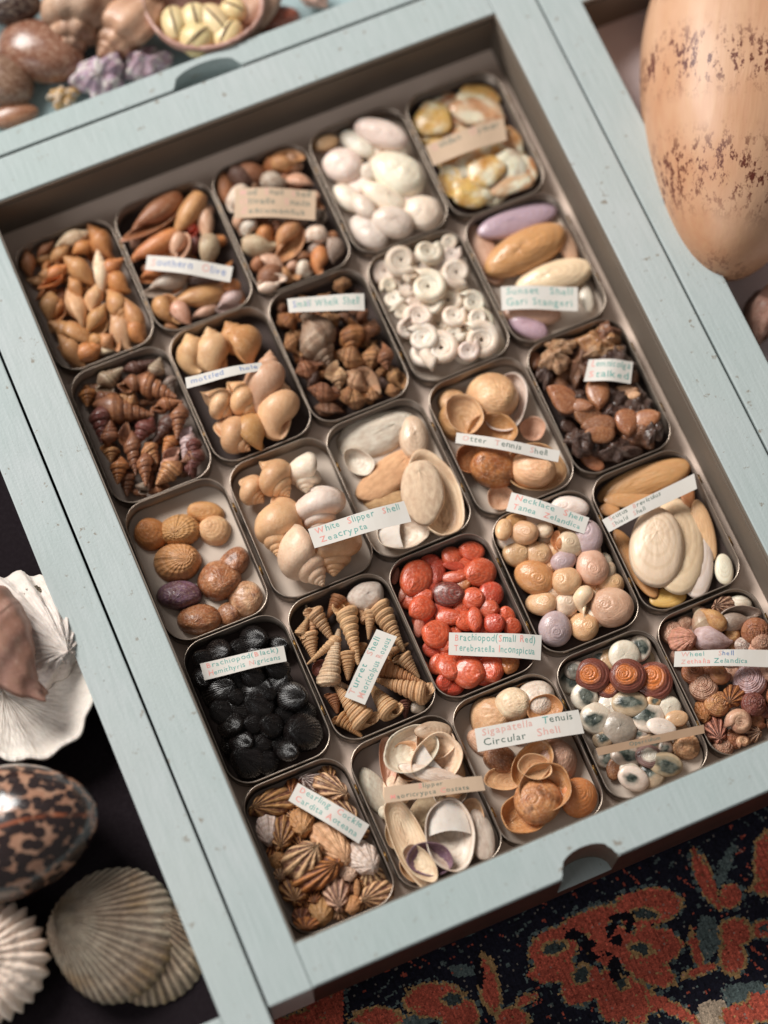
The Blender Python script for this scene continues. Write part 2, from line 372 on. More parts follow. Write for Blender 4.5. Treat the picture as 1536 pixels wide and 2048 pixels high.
def K(kind, v):
    """mesh of a kind, variant v"""
    j = 1 + .08 * (v - 1)
    if kind == 'whelk': return coil_mesh(f'whelk{v}', 6, .64 * (1 + .02 * v), 1.75 * j, .40, .46, .80, canal=.55, shoulder=.15, aamp=.03 * v, axial=9)
    if kind == 'olive': return coil_mesh(f'olive{v}', 5, .62, 1.25 * j, .30, .40, 1.15, canal=.35)
    if kind == 'mud': return coil_mesh(f'mud{v}', 4, .50, .78 * j, .38, .52, .72, canal=.05)
    if kind == 'dark': return coil_mesh(f'dark{v}', 7, .73, 2.7 * j, .40, .46, .62, canal=.5, shoulder=.25, camp=.03, cords=5, aamp=.05, axial=8)
    if kind == 'tun': return coil_mesh(f'tun{v}', 5.5, .50, 1.55 * j, .28, .62, .85, canal=.10, aamp=.01, axial=12, nph=24)
    if kind == 'knob': return coil_mesh(f'knob{v}', 5, .62, 1.7 * j, .42, .50, .72, canal=.4, shoulder=.45, camp=.05, cords=4, aamp=.16, axial=7)
    if kind == 'foot': return coil_mesh(f'foot{v}', 6, .62, 1.6 * j, .40, .58, .74, canal=.08, shoulder=.32, nph=24)
    if kind == 'turret': return coil_mesh(f'turret{v}', 13, .865, 5.4 * j, .44, .47, .54, camp=.03, cords=9, nph=26, npt=16)
    if kind == 'coil': return coil_mesh(f'coil{v}', 4, .63, .10 * j, .66, .285, .30, top=True, npt=26)
    if kind == 'necklace': return dome_mesh(f'necklace{v}', .22 + .1 * v, .36, 2.3, .06, hb=.34, seed=v, spq=.46, spa=.15, spr=.45, nr=44, na=64, st=.15, ir=.5)
    if kind == 'wheel' and v: return dome_mesh(f'wheeld{v}', .12 * v, .38, 2.0, .05, hb=.2, seed=v, spq=.60, spa=.2, nr=40, na=80, ribs=11 * v, ramp_=.008 * v, st=.3)
    if kind == 'wheel': return coil_mesh(f'wheel{v}', 5, .66, .50 * j, .50, .50, .46, top=True, camp=.02, cords=6, aamp=.06 * (v % 3), axial=9)
    if kind == 'spiral': return dome_mesh(f'spiral{v}', .34, .22, 2.2, .04, hb=.1, seed=v, spq=.62, spa=.22, nr=44, na=64, st=.4)
    if kind == 'egg': return dome_mesh(f'egg{v}', .05, .30, 2.3, .10, hb=.28, lump=.02, seed=v)
    if kind == 'jingle': return dome_mesh(f'jingle{v}', -.4, .13, 2.2, .05, lump=.12, thick=.02, seed=v)
    if kind == 'clam': return dome_mesh(f'clam{v}', -.15, .30, 2.4, .04, hb=.25, seed=v)
    if kind == 'clamcup': return dome_mesh(f'clamcup{v}', -.15, .22, 2.4, .04, thick=.05, seed=v)
    if kind == 'limpet': return dome_mesh(f'limpet{v}', -.35, .42, 1.7, .12, ribs=22, ramp_=.006, wave=.015, thick=.05, seed=v)
    if kind == 'bonnet': return dome_mesh(f'bonnet{v}', -.5, .44, 2.4, .05, st=.35, ir=.7, thick=.05, lump=.03, curl=.25, seed=v)
    if kind == 'rough': return dome_mesh(f'rough{v}', -.5, .24, 2.2, .06, thick=.05, lump=.05, seed=v, nr=22)
    if kind == 'cup': return dome_mesh(f'cup{v}', -.5, .30, 2.4, .06, thick=.030, lump=.05, seed=v)
    if kind == 'ribbed': return dome_mesh(f'ribbed{v}', -.72, .42, 1.9, .12, ribs=30, ramp_=.010, wave=.012, hb=.30, na=150, seed=v, nr=18, ir=.10)
    if kind == 'lamp': return dome_mesh(f'lamp{v}', -.62, .25, 2.0, .10, hb=.16, lump=.02, seed=v, point=.35)
    if kind == 'shield': return dome_mesh(f'shield{v}', -.30, .13, 2.2, .05, thick=.03, st=.5, seed=v)
    if kind == 'cockle': return dome_mesh(f'cockle{v}', -.80, .34, 1.7, .16, ribs=9, ramp_=.022, wave=.03, hb=.20, na=112, seed=v, point=.45, nr=16, lump=.02)
    if kind == 'pearl': return dome_mesh(f'pearl{v}', .05, .19, 2.1, .04, hb=.08, seed=v)
    if kind == 'plate': return dome_mesh(f'plate{v}', -.7, .22, 1.8, .25, hb=.18, seed=v, point=.5)
    if kind == 'stone': return dome_mesh(f'stone{v}', .1, .34, 2.2, .1, hb=.3, lump=.08, seed=v + 3)
    if kind == 'lump': return dome_mesh(f'lump{v}', .0, .38, 1.8, .1, hb=.3, lump=.3, seed=v + 5, ribs=9, wave=.07, ramp_=.02, nr=20)
    raise KeyError(kind)
AXIAL = {'whelk', 'olive', 'mud', 'dark', 'tun', 'knob', 'foot', 'turret'}
TOPC = {'coil', 'wheel'}
THK = dict(egg=.58, jingle=.19, clam=.55, clamcup=.27, limpet=.45, bonnet=.46, rough=.28, cup=.38, ribbed=.76, lamp=.41, shield=.16, cockle=.54, pearl=.34, plate=.40, stone=.62, lump=.65, coil=.36, necklace=.70, wheel=.62, spiral=.38)

PAL = dict(p='ebd0b2', t='c8935f', o='c88249', b='93603f', d='56352a', g='ab9c8e', w='e9dbcb', k='d8ab90', l='c6aeae', m='6e3530', y='e0b466', r='cc4a30', n='1a1413', c='dcb085', e='d9603a', q='d6907a', s='ab7048', v='7d5c74', u='c2a6b6', z='d0783c', x='c0a98e')
CNAME = dict(p='pale cream', t='tan', o='orange', b='brown', d='dark brown', g='grey', w='white', k='pinkish', l='pinkish lilac', m='maroon', y='yellow', r='red', n='black', c='cream', e='orange red', q='salmon pink', s='russet', v='purple', u='pale purple', z='orange', x='grey buff')

# ------------------------------------------------------------------ trays
XL0, XL1, XL2 = -.0185, .0189, .0576          # left: outer edge, seam, inner edge
XR0, XR1, XR2 = .5515, .5923, .6292
YB0, YB1, YB2 = .9999, 1.0399, 1.0640         # back: inner edge, seam, next board's far edge
YF0, YF1 = .2904, .2519
FL = -.0630; BOT = -.088; RUGZ = -.150
RIM = -.044
g = .0011
def board_with_scoop(name, x0, x1, y0, y1, z0, z1, cx, wd, dp, parent, depth=.020, bare=False):
    """a front board with an arched finger scoop cut in the top of its outer edge (y0 side)"""
    n = 22; arc = [(cx + wd / 2 * math.cos(PI - PI * i / n), y0 + dp * math.sin(PI * i / n) ** .8) for i in range(n + 1)]
    out = [(x0, y0)] + arc + [(x1, y0), (x1, y1), (x0, y1)]
    bm = bmesh.new()
    top = [bm.verts.new((x, y, z1)) for x, y in out]
    bot = [bm.verts.new((x, y, z1 - depth)) for x, y in out]
    bm.faces.new(top)
    N = len(out)
    for i in range(N): bm.faces.new((top[i], bot[i], bot[(i + 1) % N], top[(i + 1) % N]))
    bmesh.ops.bevel(bm, geom=[e for e in bm.edges if all(v.co.z > z1 - 1e-6 for v in e.verts)], offset=.0012, segments=2, affect='EDGES')
    lo = [(x0, y0), (x1, y0), (x1, y1), (x0, y1)]
    a = [bm.verts.new((x, y, z1 - depth)) for x, y in lo]; b = [bm.verts.new((x, y, z0)) for x, y in lo]
    for i in range(4): bm.faces.new((a[i], b[i], b[(i + 1) % 4], a[(i + 1) % 4]))
    bm.faces.new(a); bm.faces.new(b[::-1])
    bmesh.ops.recalc_face_normals(bm, faces=bm.faces[:])
    for f in bm.faces:
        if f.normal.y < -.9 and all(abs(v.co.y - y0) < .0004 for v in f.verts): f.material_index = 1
        elif bare and abs(f.normal.z) < .3 and f.calc_center_median().y < y0 + dp * 1.05 and f.calc_center_median().y > y0 + .0004 and abs(f.calc_center_median().x - cx) < wd * .52 and abs(f.normal.x) < .999: f.material_index = 2
    me = bpy.data.meshes.new(name); bm.to_mesh(me); bm.free()
    me.materials.append(PAINT); me.materials.append(SHADED_FACE); me.materials.append(INNER)
    return link(name, me, None, parent, smooth=False)
def lined_wall(name, axis, pos, side, a, b, zt, zb, parent, mat=INNER):
    """inner facing of a wall with the shallow slot for a sliding glass; side = +1 when the inside lies on the + side"""
    # profile (distance into the tray, z)
    pr = [(0.0, zt - .0016), (.0016, zt - .0016), (.0016, zt - .0075), (.0003, zt - .0075), (.0003, zt - .0105), (.0016, zt - .0105), (.0016, zb), (0, zb)]
    V = []; F = []
    for e in (a, b):
        for d, z in pr: V.append((pos + side * d, e, z) if axis == 'x' else (e, pos + side * d, z))
    n = len(pr)
    for i in range(n - 1): F.append((i, i + 1, n + i + 1, n + i))
    return link(name, mesh(name, V, F), mat, parent, smooth=False)
# middle tray
tray = empty('display_tray', ((XL1 + XR1) / 2, YF1, BOT))
tag(tray, 'pale blue painted wooden tray holding rows of open shell tins', 'tray')
def local(o):
    """keep world position after parenting to an Empty"""
    p = o.parent
    for v in o.data.vertices: v.co -= p.location
    return o
local(bevel_box('side_board', XL1 + g, XL2, YF1, YB1 - g, BOT, 0, PAINT, tray))
local(bevel_box('side_board', XR0, XR1 - g, YF1, YB1 - g, BOT, 0, PAINT, tray))
local(bevel_box('back_board', XL2 + .0002, XR0 - .0002, YB0, YB1 - g, BOT, 0, PAINT, tray))
sc = at(1178, 1727, 0)
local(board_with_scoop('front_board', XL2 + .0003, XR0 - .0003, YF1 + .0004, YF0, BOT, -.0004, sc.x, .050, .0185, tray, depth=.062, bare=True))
local(bevel_box('tray_floor', XL2 - .004, XR0 + .004, YF0 - .004, YB0 + .004, FL - .006, FL, LINER_BEIGE, tray, 0))
for args in (('x', XL2, 1, YF0, YB0), ('x', XR0, -1, YF0, YB0), ('y', YB0, -1, XL2 + .002, XR0 - .002), ('y', YF0, 1, XL2 + .002, XR0 - .002)):
    local(lined_wall('inner_wall', *args, 0, FL, tray))
# left tray, black cloth
LT = -.035; LX0 = XL0 - .60
tl = empty('display_tray', ((LX0 + XL0) / 2, LT, BOT)); tag(tl, 'painted tray lined with black cloth left of the tins, holding large shells', 'tray')
lf = at(439, 2034, 0).y
local(bevel_box('side_board', XL0, XL1 - g, lf - .040, YB1 - .04, BOT, -.0006, PAINT, tl))
local(bevel_box('side_board', LX0 - .037, LX0, lf - .040, YB1 - .04, BOT, -.0006, PAINT, tl))
local(bevel_box('front_board', LX0 + .0002, XL0 - .0002, lf - .040, lf, BOT, -.0012, PAINT, tl))
local(bevel_box('back_board', LX0 + .0002, XL0 - .0002, YB1 - .08, YB1 - .04, BOT, -.0012, PAINT, tl))
local(bevel_box('tray_floor', LX0 - .004, XL0 + .004, lf - .004, YB1 - .07, -.050, -.044, BLACKCLOTH, tl, 0))
# right tray
tr = empty('display_tray', (XR2 + .3, YF1, BOT)); tag(tr, 'painted tray with pinkish white floor on the right, holding a melon shell', 'tray')
local(bevel_box('side_board', XR1 + g, XR2, YF1 + .01, YB1 + .005, BOT, -.0006, PAINT, tr))
local(bevel_box('side_board', XR2 + .55, XR2 + .59, YF1 + .01, YB1 + .005, BOT, -.0006, PAINT, tr))
local(bevel_box('back_board', XR2 + .0002, XR2 + .5498, YB0 - .020, YB1 + .004, BOT, -.0012, PAINT, tr))
local(bevel_box('front_board', XR2 + .0002, XR2 + .5498, YF1 + .01, YF0 + .01, BOT, -.0012, PAINT, tr))
local(bevel_box('tray_floor', XR2 - .004, XR2 + .554, YF0, YB0 - .016, FL - .004, FL + .002, LINER_PINK, tr, 0))
local(lined_wall('inner_wall', 'y', YB0 - .020, -1, XR2 + .001, XR2 + .549, 0, FL, tr, INNER))
# back tray
tb = empty('display_tray', (.26, YB1, BOT)); tag(tb, 'pale blue tray behind the tins, heaped with cowries and conches', 'tray')
s2 = at(415, 163, 0)
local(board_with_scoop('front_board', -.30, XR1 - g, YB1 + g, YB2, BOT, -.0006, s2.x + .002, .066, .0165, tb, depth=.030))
local(bevel_box('tray_floor', -.30, XR1 - .002, YB2 - .004, 1.50, FL + .006, FL + .012, LINER_BLUE, tb, 0))
local(bevel_box('side_board', XR1 - .038, XR1 - g, YB2 + .0003, 1.50, BOT, -.0012, PAINT, tb))
local(bevel_box('back_board', -.30, XR1 - .0383, 1.4602, 1.50, BOT, -.0012, PAINT, tb))
# plinth + floor + rug
DARKWOOD = plain('dark_wood', lin('2c1c18'), .6, nscale=20, namt=.4)
pl = bevel_box('low_stand', -.55, 1.1, YF1 + .035, 1.45, RUGZ, BOT - .0006, DARKWOOD)
tag(pl, 'dark wooden stand under the painted trays', 'stand')
fl = link('floor', mesh('floor', [(-4, -4, RUGZ - .012), (5, -4, RUGZ - .012), (5, 5, RUGZ - .012), (-4, 5, RUGZ - .012)], [(0, 1, 2, 3)]), DARKWOOD, smooth=False)
tag(fl, kind='structure')
def make_rug():
    x0, x1, y0, y1, st = -.25, 1.05, -.20, .42, .0017
    # knots follow the rug's own weave direction
    nx, ny = int((x1 - x0) / st), int((y1 - y0) / st)
    gx, gy = np.meshgrid(x0 + (np.arange(nx + 1)) * st, y0 + np.arange(ny + 1) * st, indexing='ij')
    rg = np.random.default_rng(3)
    gz = RUGZ + rg.normal(0, .00035, gx.shape) + .0005 * np.cos(gx / st * PI)
    gx = gx + rg.normal(0, st * .1, gx.shape); gy = gy + rg.normal(0, st * .1, gy.shape)
    cx, cy = x0 + (np.arange(nx) + .5) * st, y0 + (np.arange(ny) + .5) * st
    cx, cy = np.meshgrid(cx, cy, indexing='ij')
    px, py = topx(np.stack([cx, cy, np.full_like(cx, RUGZ)], -1))
    # pattern drawn in the rug's own plane (unit: 1/1.714 of the drawing pitch)
    X = (px - 640) * 1.7143; Y = (py - 1540) * 1.7143
    n1 = np.sin(X / 23 + np.sin(Y / 31) * 2) * np.cos(Y / 19 + np.sin(X / 27)); n2 = np.sin(X / 9.1 + Y / 13) * np.sin(Y / 8.3 - X / 17)
    wob = n1 * 4 + n2 * 4 + rg.normal(0, 1.8, X.shape)
    navy, red, ochre, green, black, beige = [np.array(lin(h)) for h in ('20212e', 'dc6a54', 'c9a06c', '6d7c7a', '14121a', 'dcc4aa')]
    C = np.zeros(X.shape + (3,)) + navy
    def ell(cx_, cy_, a, b, rot=0):
        c, s = math.cos(math.radians(rot)), math.sin(math.radians(rot))
        u = (X - cx_) * c + (Y - cy_) * s; v = -(X - cx_) * s + (Y - cy_) * c
        return (np.sqrt((u / a) ** 2 + (v / b) ** 2) - 1) * min(a, b) + wob
    def paint(d, col, edge=None, ew=7):
        if edge is not None: C[(d < ew)] = edge
        C[d < 0] = col
    def un(*ds): return np.minimum.reduce(ds)
    # greenish clouds
    paint(un(ell(1330, 570, 45, 75), ell(950, 500, 30, 50), ell(1440, 770, 60, 40), ell(880, 790, 40, 22, 40), ell(1390, 330, 22, 90, 20), ell(500, 690, 50, 22), ell(330, 860, 60, 25)), green)
    # arms of leaves
    paint(un(ell(1210, 820, 120, 18, 28), ell(1120, 780, 20, 60, -30), ell(1300, 690, 60, 12, -20), ell(1290, 620, 14, 55, -15)), red, ochre, 5)
    # big flower
    flower = un(ell(1120, 470, 115, 60, -8), ell(1150, 600, 90, 62, 8), ell(1130, 690, 90, 40, 20), ell(920, 520, 110, 36, -22), ell(800, 610, 80, 62, -20), ell(800, 690, 75, 40, -5), ell(900, 740, 78, 56, -35), ell(1000, 770, 55, 90, -8), ell(1070, 790, 50, 85, -20), ell(1000, 600, 90, 70))
    paint(flower, red, ochre, 5)
    for e in ((805, 610, 34, 17, -10), (900, 700, 22, 30, 25), (1112, 494, 34, 14, 0), (1103, 615, 34, 17, 12), (1037, 732, 16, 16, 0)):
        d = ell(*e); paint(d, green * .45, ochre, 10)
    paint(un(ell(870, 565, 34, 20, 20), ell(920, 600, 40, 22, 50), ell(935, 640, 24, 14), ell(1035, 505, 40, 15, -10), ell(1062, 530, 12, 30), ell(1000, 545, 16, 32, 20), ell(1020, 585, 24, 20), ell(1010, 680, 24, 40), ell(985, 625, 16, 10)), black)
    paint(ell(945, 615, 11, 16), red)
    paint(ell(1500, 600, 70, 60), navy)
    # other motifs
    paint(un(ell(1425, 560, 48, 46), ell(1415, 640, 38, 50)), red, ochre, 13)
    paint(ell(1320, 370, 26, 100, -24), red, ochre, 4); paint(ell(1405, 430, 36, 40), red, ochre, 5)
    paint(un(ell(1530, 320, 36, 90), ell(1530, 400, 44, 26)), red, ochre, 10)
    paint(ell(1520, 545, 34, 26), red, ochre, 8); paint(ell(1520, 545, 12, 9), green * .5)
    paint(ell(580, 745, 28, 85, -12), red, ochre, 10); paint(ell(545, 690, 12, 60, -10), black)
    paint(un(ell(395, 790, 95, 55), ell(480, 845, 60, 60)), red, ochre, 9); paint(ell(450, 785, 28, 18), green * .5, ochre, 8)
    paint(ell(660, 860, 50, 44), red, ochre, 10); paint(ell(705, 785, 34, 16, -25), red, ochre, 5)
    paint(ell(200, 850, 80, 30), red, ochre, 8); paint(ell(1350, 840, 60, 50), beige); paint(un(ell(1440, 850, 55, 45), ell(1520, 800, 50, 60)), red, ochre, 8)
    paint(ell(1500, 745, 34, 20), green)
    # the rest of the rug repeats smaller sprigs beyond
    rep = (np.abs(X) > 1560) | (X < 80) | (Y > 1000)
    d = np.minimum(np.sin(X / 90) * np.cos(Y / 80) * 60 - 20 + wob, 999)
    C[(d < 8) & rep] = ochre; C[(d < 0) & rep] = red
    # a thin grey green line follows the motifs, with small sprigs in the navy ground
    isr = (np.abs(C - red).sum(-1) < .02); e1 = np.zeros_like(isr)
    for sx_, sy_ in ((3, 0), (-3, 0), (0, 3), (0, -3)): e1 |= np.roll(np.roll(isr, sx_, 0), sy_, 1)
    isn = (np.abs(C - navy).sum(-1) < .02); C[isn & e1 & (n2 > .1)] = green
    sp_ = (np.sin(X / 17 + 3 * np.sin(Y / 41)) * np.sin(Y / 15 + 2 * np.sin(X / 37)) + .12 * rg.normal(0, 1, X.shape))
    C[isn & ~e1 & (sp_ > .93)] = green; C[isn & ~e1 & (sp_ < -.95)] = red * .8
    C[isr & (np.sin(X / 14 + n1 * 2) * np.sin(Y / 12) > .96)] = ochre
    # abrash + worn white tufts
    C *= (1 + rg.normal(0, .20, X.shape))[..., None].clip(.35, 1.7)
    C *= (1 + .12 * np.sin(cy / .0023 / 7))[..., None]
    C *= (1 - .16 * ((np.arange(nx) % 3) == 0))[:, None, None]
    C *= (.9 + .2 * rg.random((nx, 1)))[..., None]
    wt = rg.random(X.shape) < .012
    C[wt] = C[wt] * .4 + np.array([.30, .26, .22])
    V = np.stack([gx, gy, gz], -1).reshape(-1, 3)
    ii, jj = np.meshgrid(np.arange(nx), np.arange(ny), indexing='ij'); a = (ii * (ny + 1) + jj).ravel()
    F = np.stack([a, a + ny + 1, a + ny + 2, a + 1], -1)
    me = bpy.data.meshes.new('rug'); me.vertices.add(len(V)); me.vertices.foreach_set('co', V.ravel().astype(np.float32))
    me.loops.add(F.size); me.loops.foreach_set('vertex_index', F.ravel().astype(np.int32))
    me.polygons.add(len(F)); me.polygons.foreach_set('loop_start', np.arange(0, F.size, 4, dtype=np.int32))
    me.update(calc_edges=True)
    at_ = me.color_attributes.new('wool', 'FLOAT_COLOR', 'CORNER')
    cc = np.concatenate([C.reshape(-1, 3), np.ones((C.shape[0] * C.shape[1], 1))], 1)
    at_.data.foreach_set('color', np.repeat(cc, 4, axis=0).ravel().astype(np.float32))
    t = NT('knotted_wool'); va = t.add('ShaderNodeVertexColor', layer_name='wool'); tc = t.add('ShaderNodeTexCoord')
    n = t.noise(tc.outputs['Object'], 900, 2); c = t.mix(t.ramp(n, .3, .7, 0, .5), va.outputs[0], (0.02, .015, .02))
    t.L(c, t.b.inputs['Base Color']); t.setup(.95, .15); t.bump(n, .6, .001)
    o = link('rug', me, t.m, smooth=False)
    tag(o, 'dark navy woollen rug with red floral pattern below the trays', 'rug')
make_rug()

# ------------------------------------------------------------------ tins
TW, TL, TR_, TH = .0930, .1330, .0205, .0185
def rr(wd, ln, r, n=8):
    P = []
    for cx, cy, a0 in ((wd / 2 - r, ln / 2 - r, 0), (-wd / 2 + r, ln / 2 - r, PI / 2), (-wd / 2 + r, -ln / 2 + r, PI), (wd / 2 - r, -ln / 2 + r, 3 * PI / 2)):
        for i in range(n + 1): P.append((cx + r * math.cos(a0 + PI / 2 * i / n), cy + r * math.sin(a0 + PI / 2 * i / n)))
    return P
def tin_meshes():
    o = rr(TW, TL, TR_); i = rr(TW - .0012, TL - .0012, TR_ - .0006); n = len(o)
    prof = [(o, -.0), (o, TH * .5), (o, TH - .0008), (i, TH - .0008), (i, .0009)]
    bot = rr(TW - .004, TL - .004, TR_ - .002)
    V = [(x, y, 0) for x, y in bot]; F = [tuple(range(n))[::-1]]
    z = [0.0012, TH * .5, TH - .0008]
    rings = [bot] + [o, o, o] + [i, i]
    zs = [0, .0012, TH * .5, TH - .0008, TH - .0008, .0011]
    V = [(x, y, zz) for R, zz in zip(rings, zs) for x, y in R]
    F = gridfaces(6, n, True) + [tuple(range(n))[::-1], tuple(5 * n + k for k in range(n))]
    body = mesh('tin_body', V, F, mat=TIN)
    V = []; m = 6; rad = .00065; mid = rr(TW - .0004, TL - .0004, TR_ - .0002)
    nn = len(mid)
    for k in range(nn):
        ax, ay = mid[k - 1]; bx, by = mid[(k + 1) % nn]; tx, ty = bx - ax, by - ay; L = math.hypot(tx, ty); nx, ny = ty / L, -tx / L
        for j in range(m):
            a = 2 * PI * j / m
            V.append((mid[k][0] + nx * rad * math.cos(a), mid[k][1] + ny * rad * math.cos(a), TH + rad * math.sin(a)))
    F = []
    for k in range(nn):
        for j in range(m):
            F.append((k * m + j, k * m + (j + 1) % m, ((k + 1) % nn) * m + (j + 1) % m, ((k + 1) % nn) * m + j))
    rim = mesh('tin_rim', V, F, mat=TINRIM)
    l = rr(TW - .003, TL - .003, TR_ - .0015)
    lin_ = mesh('tin_liner', [(x, y, .0014) for x, y in l] + [(x, y, .0012) for x, y in l], [tuple(range(n))] + [(a, n + a, n + (a + 1) % n, (a + 1) % n) for a in range(n)])
    bm = bmesh.new(); bmesh.ops.create_cone(bm, segments=10, radius1=.0013, radius2=.0013, depth=.009, cap_ends=True)
    bmesh.ops.rotate(bm, verts=bm.verts, matrix=Matrix.Rotation(PI / 2, 3, 'X'))
    hg = bpy.data.meshes.new('hinge'); bm.to_mesh(hg); bm.free(); hg.materials.append(BRASS)
    for me in (body, rim, hg): me.polygons.foreach_set('use_smooth', [True] * len(me.polygons))
    return body, rim, lin_, hg
TB, TRM, TLN, THG = tin_meshes()
LINERS = {}
for k_, m_ in FLOORS.items():
    c_ = TLN.copy(); c_.materials.append(m_); LINERS[k_] = c_
CX = {1: .109, 2: .205, 3: .299, 4: .396, 5: .492}; CY = {5: .364, 4: .500, 3: .636, 2: .771, 1: .907}

class Heap:
    """height of what already lies in a tin, used to rest the next shell on it"""
    def __init__(s, cx, cy, base):
        s.n = 48; s.m = 68; s.d = .0020; s.x0 = cx - s.n * s.d / 2; s.y0 = cy - s.m * s.d / 2
        s.h = np.full((s.n, s.m), base)
        s.X, s.Y = np.meshgrid(s.x0 + (np.arange(s.n) + .5) * s.d, s.y0 + (np.arange(s.m) + .5) * s.d, indexing='ij')
    def foot(s, x, y, a, L, W):
        c, sn = math.cos(a), math.sin(a); u = ((s.X - x) * c + (s.Y - y) * sn) / (L / 2); v = (-(s.X - x) * sn + (s.Y - y) * c) / (W / 2)
        return u * u + v * v
    def rest(s, x, y, a, L, W, T, soft=.62):
        r = s.foot(x, y, a, L, W); m = r < .85
        if not m.any(): return s.h.min()
        low = (T / 2) * (1 - np.sqrt(np.clip(1 - r[m], 0, 1)))          # underside of the shell above its lowest point
        need = s.h[m] - low
        return float(np.quantile(need, soft))
    def put(s, x, y, a, L, W, zc, T):
        r = s.foot(x, y, a, L, W); m = r < 1
        s.h[m] = np.maximum(s.h[m], zc + T / 2 * np.sqrt(1 - r[m]))
USED = {}
def uniq(label):
    return label
ALL = []   # (object, label parts) to settle duplicates at the end
DIRS = ['right', 'upper right', 'top', 'upper left', 'left', 'lower left', 'bottom', 'lower right']
def place_shell(kind, mat, color, A, B, W, zc, noun, cat, tinno, group, roll=None, tilt=0.0, cup=False, aper=False, name=None, thk=None, extra=None):
    """put one shell with its tip at A and its far end at B (level points), width W, centre height zc"""
    L = (B - A).length; a = math.atan2(B.y - A.y, B.x - A.x); c = (A + B) / 2
    v = random.randint(0, 2); base = K(kind, v)
    key = base.name.split('.')[0] + '|' + mat
    if key not in MESHES:
        me = base.copy(); me.materials.clear(); me.materials.append(SM[mat]); me.polygons.foreach_set('use_smooth', [True] * len(me.polygons)); MESHES[key] = me
    o = bpy.data.objects.new(name or noun.replace(' ', '_').replace('-', '_'), MESHES[key]); COL.objects.link(o)
    o.location = (c.x, c.y, zc)
    if kind in AXIAL:
        o.scale = (L, W, W)
        rl = roll if roll is not None else (random.uniform(-.3, .5) if aper else (random.uniform(-.6, .8) if (random.random() < .22 and kind not in ('tun', 'foot')) else random.uniform(1.9, 4.6)))
        o.rotation_euler = Euler((rl, tilt, 0)).to_matrix().to_4x4().to_euler()
        o.rotation_euler = (Matrix.Rotation(a, 4, 'Z') @ Matrix.Rotation(tilt, 4, 'Y') @ Matrix.Rotation(rl, 4, 'X')).to_euler()
    else:
        m = (L + W) / 2 if kind in TOPC else min(L, W) * .5 + W * .5
        o.scale = (L, W, m * (thk or 1))
        tx = random.uniform(-.18, .18); fl_ = PI if cup else 0
        spin = 0
        if kind in TOPC:
            sc_ = (L + W) / 2
            o.scale = (sc_, sc_, sc_ * (thk or 1)); spin = random.uniform(0, 6.28)
        o.rotation_euler = (Matrix.Rotation(a + spin, 4, 'Z') @ Matrix.Rotation(tilt + random.uniform(-.12, .12), 4, 'Y') @ Matrix.Rotation(tx + fl_, 4, 'X')).to_euler()
    jit = random.uniform(.96, 1.2); col = [min(1, x * jit * random.uniform(.96, 1.04)) for x in lin(PAL.get(color, color))]
    o.color = (*col, 1)
    o['category'] = cat
    if group: o['group'] = group
    return o, c, a, L

